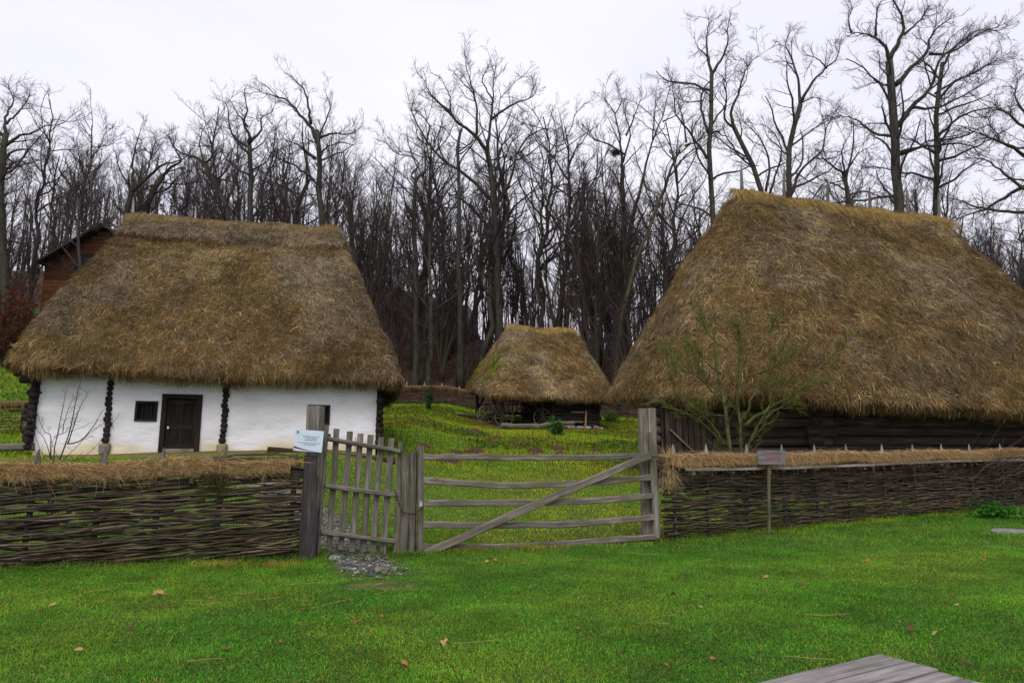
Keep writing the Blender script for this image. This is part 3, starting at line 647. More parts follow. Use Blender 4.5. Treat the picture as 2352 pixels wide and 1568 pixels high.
# ------------------------------------------------------------------ the polygonal barn
b = FB; BW = 9.0; BL0, BL1 = -4.2, 12.3; RB = (0.0, 8.5, BW / 2 - .05)
barn = thing('thatched_barn', b(4, .8, H(*b(4, .8, 0)[:2])), 'big dark log barn with rounded end under a huge steep thatched roof', 'barn')
ol = round_rect(BL0, BL1, -.1, BW, 4.3, .16)
zeB = 2.84 + .10 * np.clip(ol[:, 1], 0, 9) - .014 * np.clip(ol[:, 0], 0, 20) 
zeB = zeB + .16 * np.exp(-((ol[:, 0] + 2.4) / .8) ** 2) * (ol[:, 1] < 3)
sagB = lambda t: -.05 * np.sin(np.pi * t) + .04 * np.sin(t * 23)
goldB = lambda a, s: .25 * np.exp(-((a + 2.3) / .5) ** 2 - ((s - .62) / .05) ** 2) + .12 * (s > .85)
rb = thatch_roof(barn, b, ol, 4.3, zeB, RB, 9.92, 303, 1100, .0115, .27, grey=.28, gold=goldB, cap='gold', capw=.22, bul=.12, light=1.26, ridge_sag=sagB)
ridge_stakes(rb, b, RB, 10.0, [(1702, 377), (1800, 389), (1900, 408), (1996, 426), (2082, 430), (2155, 441)], .17, M['grey_wood'])
PW = np.array([(-2.3, 6.0), (-4.1, 3.1), (-2.5, 2.2), (-.5, 1.0), (11.3, 1.0), (11.3, 8.0), (-.6, 8.0)])
zw = gz(b, 1, 1)
for (A_, B_), has in zip(zip(PW[:-1], PW[1:]), (1, 0, 1, 1, 1, 1)):
    if not has: continue
    z0 = min(gz(b, *A_), gz(b, *B_)) - .1; mb = MB(); log_row(mb, b, *A_, *B_, z0, max(2.95, z0 + 1.9), .135, A_[0] + 9, .34, gap=.9, col=(2.2, 2.05, 1.9)); mb.build('log_wall', M['log_wood'], barn)
mb = MB(); log_row(mb, b, *PW[6], *PW[0], gz(b, -3, 6), 3.7, .135, 4, .3); mb.build('log_wall', M['log_wood'], barn)
# plank gate in the angled end
dA, dB = PW[1], PW[2]; t = unit(dB - dA); Ld = np.linalg.norm(dB - dA); nrm = np.array([t[1], -t[0]]); z0 = gz(b, *((dA + dB) / 2)) + .05
def dpt(s, off, z): q = dA + t * s + nrm * off; return b(q[0], q[1], z)
gate = MB()
for k in range(9):
    s0, s1 = .22 + k * (Ld - .44) / 9, .22 + (k + 1) * (Ld - .44) / 9; gate.beam(dpt((s0 + s1) / 2, 0, z0), dpt((s0 + s1) / 2, .004 * (k % 2), z0 + 2.3), s1 - s0 - .012, .05, up=(*(nrm[0] * b.A + nrm[1] * b.P), 0), segs=3, col=np.array([2.1, 2, 2]) * rng.uniform(.7, 1.5))
go = gate.build('barn_gate', M['dark_wood'], barn)
for (s0, h0, s1, h1) in ((.35, 1.55, 1.35, .55), (1.75, .5, 2.7, 1.3)):
    mb = MB(); mb.beam(dpt(s0, .06, z0 + h0), dpt(s1, .06, z0 + h1), .09, .05, up=(0, 0, 1), segs=4, wob=.02, col=(.8, .8, .8)); mb.build('brace', M['grey_wood'], go)
for s in (.12, Ld - .12):
    mb = MB(); mb.beam(dpt(s, 0, z0 - .3), dpt(s, 0, z0 + 2.3), .17, .16, up=(*(nrm[0] * b.A + nrm[1] * b.P), 0), segs=4, wob=.02, col=(1.3, 1.3, 1.3)); mb.build('gate_jamb', M['dark_wood'], barn)
mb = MB()
for a in np.arange(.6, 11, 1.9): mb.beam(b(a, .15, 2.86), b(a, 1.6, 3.05), .17, .17, segs=4, col=(2.5, 2.2, 1.7))
mb.build('eaves_beams', M['log_wood'], barn)
mb = MB(); mb.box((-2.0, 2.4, .3), (11.1, 7.8, .34), b, (.012, .011, .01)); mb.build('threshing_floor', M['black'], barn)
# ------------------------------------------------------------------ wattle fences
def straw_cap(p0, p1, zt, n, wid, parent, messy=1.0, slant=0.2, front=-1.0, body=True, zf=None, hang=0.0, colk=1.0):
    """straw laid over the top of a fence: a packed ridge and its loose stalks"""
    p0, p1 = np.asarray(p0[:2], float), np.asarray(p1[:2], float); L = np.linalg.norm(p1 - p0); t = (p1 - p0) / L; nr = np.array([t[1], -t[0]])
    def pt(s, off, z): xy = p0 + s[..., None] * t + off[..., None] * nr; return np.concatenate([xy, z[..., None]], -1)
    Z = (lambda s: zt + 0 * s) if zf is None else zf
    m = int(L / .12) + 2; s = np.linspace(0, L, m); prof = np.array([(-wid * .8, -.16), (-wid * .75, -.07), (-wid * .4, .0), (0, .025), (wid * .4, .0), (wid * .75, -.07), (wid * .8, -.14), (wid * .4, -.12)])
    S_, O = np.meshgrid(s, prof[:, 0], indexing='ij'); Zz = Z(S_) + prof[:, 1][None]
    nz = vnoise(np.stack([S_.ravel() * 2.5, O.ravel() * 6, 0 * S_.ravel()], 1), 11).reshape(S_.shape) - .5
    O2 = O * (1 + .5 * nz * messy); Zz = Zz + nz * .09 * messy
    V = pt(S_, O2, Zz).reshape(-1, 3); k = len(prof); i = np.arange(m - 1)[:, None] * k; j = np.arange(k)[None]
    mb = MB(); mb.add(V, [np.stack([i + j, i + (j + 1) % k, i + k + (j + 1) % k, i + k + j], -1).reshape(-1, 4)], np.array([.13, .08, .034]) * rng.uniform(.5, 1.2, (len(V), 1)) * colk, smooth=True)
    cap = mb.build('straw_cap', M['straw'], parent)
    n = int(n * L); sg = np.where(rng.random(n) < .78, 1.0, -1.0); s = rng.uniform(0, L, n); lump = (1 - .45 * messy) + (.2 + 1.0 * messy) * vnoise(np.stack([s * 2.6, 0 * s, 0 * s], 1), 12)
    sl = rng.normal(slant, .13 * (1 + messy), n) + .5 * messy * (vnoise(np.stack([s * 3.4, 0 * s, 0 * s], 1), 13) - .5); sl = np.clip(sl, -s - .05, L - s + .03); off = rng.uniform(-.6, 1.0, n)
    A = pt(s, sg * wid * (off - .35), Z(s) + .05 + rng.normal(0, .025, n)); ll = rng.uniform(.5, 1.2, n) * lump
    B = pt(s + sl * .5, sg * wid * (off + .25), Z(s) + .04 - .03 * ll + rng.normal(0, .02, n)); C = pt(s + sl, sg * wid * (np.minimum(off + .75, 1.25) + .1 * rng.random(n)), Z(s) - .06 - (.05 + hang * .075) * ll * (off + .5))
    lng = rng.random(n) < .02 + hang * .03; Z_l = .05 * messy * (vnoise(np.stack([s * 2.2, 0 * s, 0 * s], 1), 14) - .5); A[:, 2] += Z_l; B[:, 2] += Z_l; C[lng] += np.array([0, 0, -1]) * rng.uniform(.04, .22, lng.sum())[:, None]
    c = np.where((rng.random(n) < .3)[:, None], [.20, .12, .05], np.where((rng.random(n) < .5)[:, None], [.40, .25, .10], [.50, .36, .18])) * rng.uniform(.55, 1.2, (n, 1)) * colk
    sm = MB(); wv = unit(np.append(t, 0) + rng.normal(0, .3, (n, 3))); sm.ribbons(np.stack([A, B, C], 1), wv, rng.uniform(.004, .009, n), c)
    # tangled straws lying along it
    n2 = int(n * .35 * messy); s = rng.uniform(0, L, n2); dr = rng.uniform(-1, 1, n2); o_ = rng.uniform(-.9, .9, n2) * wid; ln = rng.uniform(.12, .4, n2)
    zz = Z(s) + .06 - .10 * np.abs(o_ / wid) + rng.normal(0, .02, n2)
    A = pt(s, o_, zz); C = pt(s + ln * np.sign(dr), o_ + dr * .12, zz - rng.uniform(-.02, .06, n2)); B = (A + C) / 2 + rng.normal(0, .02, (n2, 3)) + [0, 0, .02]
    c = np.array([.44, .29, .13]) * rng.uniform(.45, 1.2, (n2, 1)) * colk
    sm.ribbons(np.stack([A, B, C], 1), unit(rng.normal(0, 1, (n2, 3))), rng.uniform(.004, .009, n2), c)
    tag(sm.build('loose_straw', M['straw'], cap), kind='stuff')
    return cap, pt
def wattle(parent, p0, p1, stakes, z0, z1, gap, rad, seed, tilt=0.0, dev=.02, rl=(1.6, 3.2), kn=18, sides=5, base=None):
    """woven rods between the stakes"""
    p0, p1 = np.asarray(p0[:2], float), np.asarray(p1[:2], float); L = np.linalg.norm(p1 - p0); t = (p1 - p0) / L; nr = np.array([t[1], -t[0]])
    st = np.asarray(stakes); P, R, C = [], [], []
    row = 0; h = 0.03
    while h < 1:
        s = rng.uniform(-1.2, 0)
        while s < L:
            ln = rng.uniform(*rl); a, b_ = max(s, -.08 * rng.random()), min(s + ln, L + .12 * rng.random() * (1 if s + ln > L else 0))
            if b_ - a > .35:
                x = np.linspace(a, b_, kn)
                idx = np.interp(x, st, np.arange(len(st))); ph = (np.cos(np.pi * idx) * (1 if row % 2 else -1))
                hh = h + rng.normal(0, .012) + tilt * (x - (a + b_) / 2) / 1.2 + dev * 1.2 * (vnoise(np.stack([x * 1.4 + row * 7.7, x * 0 + s, 0 * x], 1), seed) - .5) + .008 * np.sin(x * 9 + row)
                g = np.array([base(q) for q in x]) if base is not None else z0
                z = g + hh * (z1 - z0); xy = p0 + x[:, None] * t + (ph * .045 + rng.normal(0, .012))[:, None] * nr
                P.append(np.concatenate([xy, z[:, None]], 1)); r0 = rad * rng.uniform(.65, 1.35); R.append((np.linspace(r0, r0 * .55, kn) if rng.random() < .5 else np.linspace(r0 * .55, r0, kn)) * (1 + .3 * (rng.random(kn) < .12) - .12 * rng.random(kn)))
                C.append(np.array([1.04, 1, .92]) * rng.uniform(.3, 1.6) * np.array([1, rng.uniform(.88, 1.02), rng.uniform(.75, 1)]))
            s += ln * rng.uniform(.75, 1.0)
        row += 1; h += gap * rng.uniform(.75, 1.3) / (z1 - z0)
    mb = MB(); mb.tubes(np.array(P), np.array(R), sides, np.array(C), cap=True); return mb.build('wattle', M['rod'], parent)
def stake(parent, q0, tip, w, th, nr, mat='grey_wood', col=(1, 1, 1), pl=.2):
    mb = MB(); q0 = np.asarray(q0, float); tip = np.asarray(tip, float); d = unit(tip - q0); sh = tip - d * pl
    mb.beam(q0, q0 + (sh - q0) * .8, w * .58, th * .85, up=(*nr, 0), segs=5, wob=.012, col=np.asarray(col) * .3); mb.beam(q0 + (sh - q0) * .8, sh, w, th, up=(*nr, 0), segs=3, wob=.012, col=col); mb.beam(sh, tip, w * .99, th * .98, up=(*nr, 0), segs=4, taper=.12, wob=.004, col=col)
    return mb.build('stake', M[mat], parent)
def pole(mb, pts, r0, r1, col=(1, 1, 1)):
    pts = np.asarray(pts, float); n = len(pts); mb.tubes(pts, np.linspace(r0, r1, n), 7, np.array([col]), cap=True)

# left front fence
A0, A1 = at(-190, 1080, 9.40), at(690, 1066, 10.42); LF = np.linalg.norm((A1 - A0)[:2]); tF = (A1 - A0)[:2] / LF; nF = np.array([tF[1], -tF[0]])
fl_ = thing('wattle_fence', (*((A0 + A1) / 2)[:2], H(*((A0 + A1) / 2)[:2])), 'dark gappy wattle fence capped with messy straw on the left of the tall signed post', 'fence')
def s_at(vx, p0, t, L, vy=1060):
    ss_ = np.linspace(-.5, L + .5, 800); q = proj(np.concatenate([p0[None, :2] + ss_[:, None] * t, np.full((800, 1), 1.35)], 1)); return ss_[np.argmin(np.abs(q[:, 0] - vx))]
vxs = [-70, 90, 243, 377, 518, 683]; tops = [1035, 1031, 1027, 1027, 1031, 1038]
sts = [s_at(v, A0, tF, LF) for v in vxs]
for v, y, s in zip(vxs, tops, sts):
    q = A0[:2] + tF * s; tip = at(v, y, q[1]); stake(fl_, (q[0] - .09, q[1], H(*q) - .25), tip, .125, .07, nF, col=np.array([.95, .95, .95]) * rng.uniform(.8, 1.1), pl=.22)
ztop = 1.28; baseF = lambda x: H(*(A0[:2] + tF * x)) + .02
zl = lambda s: 1.29 + .085 * s / LF + .02 * np.sin(s * 2.2) + .05 * sst((s - 4.3) / .6)
wattle(fl_, A0, A1, np.array(sts), 0.0, 1.25, .0115, .0165, 21, tilt=.045, dev=.06, rl=(2.4, 4.6), base=baseF)
cp_, ptF = straw_cap(A0, A1 - np.append(tF, 0) * .16, 1.3, 2500, .09, fl_, messy=1.4, slant=.05, zf=lambda s: zl(s) - .0, hang=.15, colk=1.05)
mb = MB(); s = np.linspace(.0, LF * .72, 24); pole(mb, ptF(s, np.full(24, -.03), zl(s) + .06 + .02 * np.sin(s * 5)), .016, .03)
s = np.linspace(LF * .55, LF + .04, 24); pole(mb, ptF(s, np.full(24, .02), zl(s) + .075 + .02 * np.sin(s * 3 + 1)), .03, .014); s = np.linspace(LF * .75, LF - .05, 16); pole(mb, ptF(s, np.full(16, .0), zl(s) + .09 + .07 * np.sin((s - s[0]) / (s[-1] - s[0]) * np.pi)), .02, .012)
mb.build('top_poles', M['rod'], fl_)
mb = MB(); n = 260; s0 = s_at(500, A0, tF, LF); s = s0 + rng.normal(0, .10, n); A = ptF(s, .14 + rng.normal(0, .05, n), np.full(n, 1.24) + rng.normal(0, .03, n)); C = A + np.stack([rng.normal(0, .07, n), rng.normal(-.03, .03, n), -rng.uniform(.1, .36, n)], 1); B = (A + C) / 2 + rng.normal(0, .02, (n, 3))
mb.ribbons(np.stack([A, B, C], 1), unit(rng.normal(0, 1, (n, 3))), rng.uniform(.005, .01, n), np.array([.075, .062, .022]) * rng.uniform(.5, 1.4, (n, 1))); mb.build('hay_tuft', M['straw'], fl_)
for s in np.linspace(.5, LF - .5, 9): mb = MB(); q = ptF(np.array(s), np.array(.02), np.array(1.16)); mb.beam(q - [0, 0, .05], q + [0, 0, .05], .07, .12, up=(*nF, 0), segs=2, col=(.5, .5, .45)); mb.build('bracket', M['grey_wood'], fl_)

# right front fence
B0 = np.array([2.62, 11.98, 0]); B1 = np.array([17.0, 20.5, 0]); LR = np.linalg.norm((B1 - B0)[:2]); tR = (B1 - B0)[:2] / LR; nR = np.array([tR[1], -tR[0]])
fr_ = thing('wattle_fence', (*((B0 + B1) / 2)[:2], H(*((B0 + B1) / 2)[:2])), 'tightly woven wattle fence with neat straw capping in front of the barn', 'fence')
vxs = [1518 + 28, 1621, 1714, 1795, 1870, 1942, 2025, 2095, 2161, 2225, 2296, 2365]; sts = [s_at(v, B0, tR, LR) for v in vxs]
zr_ = lambda s: 1.47 + .012 * s + .02 * np.sin(s * 1.7)
for v, s in zip(vxs, sts):
    q = B0[:2] + tR * s; tip = at(v, 1018 + 3 * rng.random(), q[1]); stake(fr_, (*q, H(*q) - .2), tip, .10, .07, nR, mat='pale_wood', col=np.array([.8, .8, .78]) * rng.uniform(.75, 1.1), pl=.2)
wattle(fr_, B0, B1, np.array(sts), 0, 1.30, .0145, .0135, 22, tilt=.0, dev=.03, base=lambda x: H(*(B0[:2] + tR * x)) + .03, rl=(1.8, 3.6))
cp_, ptR = straw_cap(B0 + np.append(tR, 0) * .02, B1, 1.5, 2100, .20, fr_, messy=.6, slant=.13, zf=lambda s: zr_(s) - .03, hang=.22, colk=1.15)
mb = MB(); s0 = .28
for k in range(6):
    sa, sb = s0 + k * (LR - s0) / 6, s0 + (k + 1) * (LR - s0) / 6 - .006; qa = ptR(np.array(sa), np.array(.215), np.array(zr_(sa) - .215)); qb = ptR(np.array(sb), np.array(.215), np.array(zr_(sb) - .215)); mb.beam(qa, qb, .03, .055, segs=5, wob=.012)
mb.build('board', M['pale_wood'], fr_)
for s in np.linspace(.5, LR - .3, 17):
    q = ptR(np.array(s), np.array(-.1), np.array(zr_(s) - .29)); q2 = ptR(np.array(s), np.array(.19), np.array(zr_(s) - .285)); mb = MB(); mb.beam(q, q2, .075, .075, segs=2, col=(1.5, 1.3, .8) if rng.random() < .3 else (.55, .5, .42)); mb.build('bracket', M['grey_wood'], fr_)
mb = MB(); s = np.linspace(.2, LR, 60); pole(mb, ptR(s, np.full(60, -.03), zr_(s) + .055 + .02 * np.sin(s * 2.1)), .02, .017); mb.build('top_poles', M['rod'], fr_)
# upright sheaf at the fence's end
mb = MB(); n = 520; A = ptR(rng.normal(.06, .045, n), rng.normal(.02, .06, n), np.full(n, 1.30) + rng.normal(0, .06, n)); u = rng.random(n) < .42
C = A + np.stack([rng.normal(0, .10, n), rng.normal(-.03, .06, n), np.where(u, rng.uniform(.12, .36, n), -rng.uniform(.1, .5, n))], 1); B = (A + C) / 2 + rng.normal(0, .03, (n, 3))
mb.ribbons(np.stack([A, B, C], 1), unit(rng.normal(0, 1, (n, 3))), rng.uniform(.005, .01, n), np.array([.52, .38, .19]) * rng.uniform(.5, 1.25, (n, 1))); o = mb.build('straw_sheaf', M['straw'], None, A.mean(0)); tag(o, 'pale bushy straw bundle tied at the fence end beside the thick right gatepost', 'straw bundle')

# back fence of the yard
C0 = at(800, 940, 52.0); C1 = at(1500, 940, 54.0)
bf = thing('wattle_fence', (*((C0 + C1) / 2)[:2], H(*((C0 + C1) / 2)[:2])), 'distant straw topped wattle fence along the foot of the wood behind the shed', 'fence')
LB = np.linalg.norm((C1 - C0)[:2]); tB = (C1 - C0)[:2] / LB; nB = np.array([tB[1], -tB[0]]); sts = np.arange(.3, LB, 1.35)
for s in sts:
    q = C0[:2] + tB * s; stake(bf, (*q, H(*q) - .2), (q[0], q[1], H(*q) + 1.62 + rng.normal(0, .06)), .1, .08, nB, mat='pale_wood', pl=.2)
wattle(bf, C0, C1, sts, 0, 1.2, .07, .028, 23, base=lambda x: H(*(C0[:2] + tB * x)), kn=12, sides=4)
cz = lambda s: np.interp(s, np.linspace(0, LB, 30), [H(*(C0[:2] + tB * x)) for x in np.linspace(0, LB, 30)]) + 1.34
cp_, _ = straw_cap(C0, C1, 0, 260, .28, bf, messy=.7, slant=.05, zf=cz, hang=2.0, colk=.8)
# side fence seen past the cottage's corner
D0, D1 = np.array([-24.5, 24.6, 0]), np.array([-16.4, 25.4, 0])
sf = thing('wattle_fence', (*((D0 + D1) / 2)[:2], H(*((D0 + D1) / 2)[:2])), 'short stretch of wattle fence showing past the left corner of the white cottage', 'fence')
LD = np.linalg.norm((D1 - D0)[:2]); tD = (D1 - D0)[:2] / LD; nD = np.array([tD[1], -tD[0]]); sts = np.arange(.2, LD, .9)
for s in sts: q = D0[:2] + tD * s; stake(sf, (*q, H(*q) - .2), (q[0], q[1], H(*q) + 1.25), .1, .07, nD, pl=.2)
wattle(sf, D0, D1, sts, 0, 1.0, .05, .016, 24, base=lambda x: H(*(D0[:2] + tD * x)), kn=12)
dz = lambda s: np.interp(s, np.linspace(0, LD, 20), [H(*(D0[:2] + tD * x)) for x in np.linspace(0, LD, 20)]) + 1.14
straw_cap(D0, D1, 0, 500, .2, sf, messy=.8, zf=dz, hang=1.0, colk=.75)

# ------------------------------------------------------------------ gates and posts
GY = lambda vx: np.interp(vx, [700, 735, 925, 965, 1500, 1520], [10.45, 10.6, 11.0, 11.0, 11.95, 12.0])
def px(vx, vy, dy=0.0): return at(vx, vy, GY(vx) + dy)
def timber(nm, parent, a, b_, w, d, mat='grey_wood', dy=0.0, loc=None, up=(0, -1, 0), **k):
    mb = MB(); mb.beam(px(*a, dy), px(*b_, dy), w, d, up=up, **k); return mb.build(nm, M[mat], parent, loc)
def to_ground(vx, vy, dy=0.0, sink=.12):
    q = px(vx, vy, dy); q[2] = H(q[0], q[1]) - sink; return q
top = px(727, 933, -.05); bot = to_ground(707.5, 1285, -.05, .3)
mb = MB(); cut = bot + (top - bot) * .66
mb.beam(bot, top, .235, .21, up=(0, -1, 0), segs=9, wob=.02, rnd=.12); gp = mb.build('gate_post', M['grey_wood'], None, bot); tag(gp, 'tall squared grey gatepost carrying the white information sign', 'gatepost')
mb = MB()
for (a, b_, w) in (((707.5, 1287), (722, 1045), 1), ):
    q0, q1 = to_ground(706.5, 1287, -.058, .25), px(720.5, 1046, -.058); mb.beam(q0, q1, .238, .212, up=(0, -1, 0), segs=8, wob=.015, rnd=.12, col=(.33, .31, .38))
o = mb.build('wet_base', M['grey_wood'], gp); tag(o, 'dark weathered lower length of the post')
# information sign
sg = at(709, 1012, 10.28); sa = unit(at(744, 993, 10.30) - at(678, 988, 10.24)); su = unit(at(681, 987, 10.24) - at(675.5, 1035, 10.26)); sn = unit(np.cross(sa, su)); su = np.cross(sn, sa)
SWd, SHt = .412, .315
sgn = thing('info_sign', sg, 'pale blue information board with printed text and red swoosh nailed to the tall gatepost', 'sign')
def sgp(x, y, off): return sg + sa * x + su * y + sn * off
mb = MB(); mb.beam(sgp(-SWd / 2, 0, 0), sgp(SWd / 2, 0, 0), .008, SHt, up=su, segs=1, rnd=.02, col=(.62, .72, .82)); mb.build('panel', M['paint'], sgn)
def flat(poly, off, col): mb = MB(); k = len(poly); v = np.array([sgp(x, y, off) for x, y in poly]); v2 = v + sn * .0012; mb.add(np.concatenate([v2, v]), [np.arange(k)[None], np.arange(2 * k - 1, k - 1, -1)[None], np.stack([np.arange(k), (np.arange(k) + 1) % k, k + (np.arange(k) + 1) % k, k + np.arange(k)], 1)[:, ::-1]], col); return mb
xs = np.linspace(-SWd / 2, SWd * .42, 14); u = (xs + SWd / 2) / (SWd * .92)
lo = -.115 - .037 * (1 - (1 - u) ** 2.2) * 1.0; wd = .030 * (1 - u) ** 1.5 + .0006
sw = MB()
for i in range(13):
    m_ = flat([(xs[i], lo[i]), (xs[i + 1], lo[i + 1]), (xs[i + 1], lo[i + 1] + wd[i + 1]), (xs[i], lo[i] + wd[i])], .0055, np.array([.28, .02, .05]) * (1 - u[i]) + np.array([.05, .06, .16]) * u[i]); sw.v += m_.v; sw.c += m_.c; sw.g += m_.g; sw.f += [(ff + sw.n, s_) for ff, s_ in m_.f]; sw.n += m_.n
sw.build('swoosh', M['paint'], sgn)
flat([(-.19, .09), (-.145, .09), (-.145, .145), (-.19, .145)], .0055, (.35, .55, .85)).build('logo', M['paint'], sgn)
an = np.linspace(0, 2 * np.pi, 14, endpoint=False); flat([(-.167 + .014 * math.cos(x), .122 + .014 * math.sin(x)) for x in an], .0072, (.05, .16, .36)).build('logo_disc', M['paint'], sgn)
flat([(-.186 + .008 * math.cos(x), -.142 + .006 * math.sin(x)) for x in an], .0055, (.45, .12, .12)).build('stamp', M['paint'], sgn)
def lettering(parent, s, size, x, y, base, a, u_, n_, off, col, align='CENTER', thick=.0006, name='lettering'):
    cu = bpy.data.curves.new('text', 'FONT'); cu.body = s; cu.size = size; cu.align_x = align; cu.align_y = 'CENTER'; cu.extrude = thick; cu.resolution_u = 3
    to = bpy.data.objects.new('text', cu); COL.objects.link(to); bpy.context.view_layer.update()
    me = bpy.data.meshes.new_from_object(to.evaluated_get(bpy.context.evaluated_depsgraph_get())); bpy.data.objects.remove(to)
    me.name = name; n = len(me.vertices); co = np.zeros(n * 3, np.float32); me.vertices.foreach_get('co', co); co = co.reshape(-1, 3)
    w = base + (x + co[:, :1]) * a + (y + co[:, 1:2]) * u_ + (off + co[:, 2:3]) * n_ - ORG[parent]
    me.vertices.foreach_set('co', w.astype(np.float32).ravel())
    at_ = me.attributes.new('col', 'FLOAT_COLOR', 'POINT'); at_.data.foreach_set('color', np.tile(np.array([*col, 1], np.float32), n))
    me.materials.clear(); me.materials.append(M['paint']); me.update()
    o = bpy.data.objects.new(name, me); COL.objects.link(o); o.parent = parent; ORG[o] = ORG[parent]; return o
ink = (.10, .13, .17)
for s, y, sz, x in (('Gospodărie de agricultori', .066, .0235, .03), ('cu șură poligonală', .040, .0235, .03), ('Șugag, județul Alba', .014, .0235, .03), ('Peasant Household with Polygonal Barn', -.030, .0205, .005), ('Șugag, Alba County', -.055, .0205, .02)):
    lettering(sgn, s, sz, x, y, sg, sa, su, sn, .0058, ink)
# picket gate
pg = thing('picket_gate', to_ground(820, 1260, 0, 0), 'narrow grey picket gate with six slats sagging across the gravel path', 'gate')
timber('stile', pg, (727, 1279), (749, 976), .085, .07, segs=7, wob=.015); timber('stile', pg, (908.5, 1257), (922.5, 1014), .085, .075, segs=7, wob=.015)
for a, b_ in (((754, 1007.5), (918, 1037)), ((747, 1114), (911, 1137)), ((738, 1222), (906, 1242))): timber('rail', pg, a, b_, .09, .07, segs=8, wob=.014, dy=-.055, up=(0, 0, 1))
cv = lambda x, y: ((700 + x / 2.352) * .91875, (980 + y / 2.352) * .91875)
for a, b_ in (((333, 215), (290, 915)), ((410, 230), (357, 925)), ((473, 243), (422, 935)), ((533, 250), (488, 937)), ((595, 263), (545, 945)), ((655, 270), (607, 945))):
    timber('picket', pg, cv(*b_), cv(*a), .092, .028, segs=6, wob=.008, dy=.0, col=np.array([1, 1, 1]) * rng.uniform(.8, 1.1))
mb = MB()
for vx, vy in ((752, 1000), (737, 1225)): mb = MB(); q = px(vx, vy, -.02); mb.beam(q - [.16, 0, 0], q + [.05, 0, 0], .02, .055, up=(0, 0, 1), segs=2, col=(.06, .045, .04)); mb.build('strap_hinge', M['iron'], pg)
# middle post: split trunk with a short board nailed on
q0, q1 = to_ground(936, 1272, -.02, .3), px(942, 1040, -.02)
mp = MB(); mp.beam(q0 - [.045, 0, 0], q1 - [.045, 0, .01], .13, .2, up=(0, -1, 0), segs=8, wob=.025); mp.beam(q0 + [.068, 0, 0], q1 + [.06, -.0, .035], .092, .19, up=(0, -1, 0), segs=8, wob=.025, col=(.82, .8, .78))
mpo = mp.build('gate_post', M['grey_wood'], None, q0); tag(mpo, 'short cracked grey post standing between the picket gate and field gate', 'gatepost')
mb = MB(); mb.beam(to_ground(911, 1272, -.06, .25), px(916, 1162, -.06), .10, .06, up=(0, -1, 0), segs=4, wob=.01, col=(.9, .9, .7)); mb.build('side_board', M['grey_wood'], mpo)
# chain
mb = MB(); pts = [px(909, 1128, -.10), px(914, 1150, -.12), px(922, 1172, -.14), px(938, 1180, -.18), px(952, 1179, -.18), px(962, 1172, -.15), px(970, 1162, -.08)]
P = np.array(pts); ss_ = np.linspace(0, len(P) - 1, 30); P2 = np.stack([np.interp(ss_, range(len(P)), P[:, k]) for k in range(3)], 1); o_ = np.array([0, .0, .009])
for i in range(29):
    m_ = (P2[i] + P2[i + 1]) / 2; d = unit(P2[i + 1] - P2[i]); side = unit(np.cross(d, [0, 0, 1])) if i % 2 else unit(np.cross(d, np.cross(d, [0, 0, 1])))
    th = np.linspace(0, 2 * np.pi, 10); ring = m_ + np.cos(th)[:, None] * d * .021 + np.sin(th)[:, None] * side * .012; mb.tubes(ring, np.full(10, .0045), 5, np.array([(.06, .03, .022)]))
o = mb.build('chain', M['iron'], None, P2[15]); tag(o, 'rusty chain looped round the short cracked post to lock both gates', 'chain')
q = px(967, 1158, -.09); mb = MB(); mb.beam(q - [0, 0, .03], q + [0, 0, .03], .045, .025, up=(0, -1, 0), segs=3, rnd=.3, col=(.42, .42, .44)); th = np.linspace(0, np.pi, 9); mb.tubes(q + np.stack([.016 * np.cos(th), 0 * th, .03 + .03 * np.sin(th)], 1), np.full(9, .005), 6, np.array([(.55, .55, .57)]))
o = mb.build('padlock', M['iron'], None, q); tag(o, 'small steel padlock hanging on the rusty chain', 'padlock')
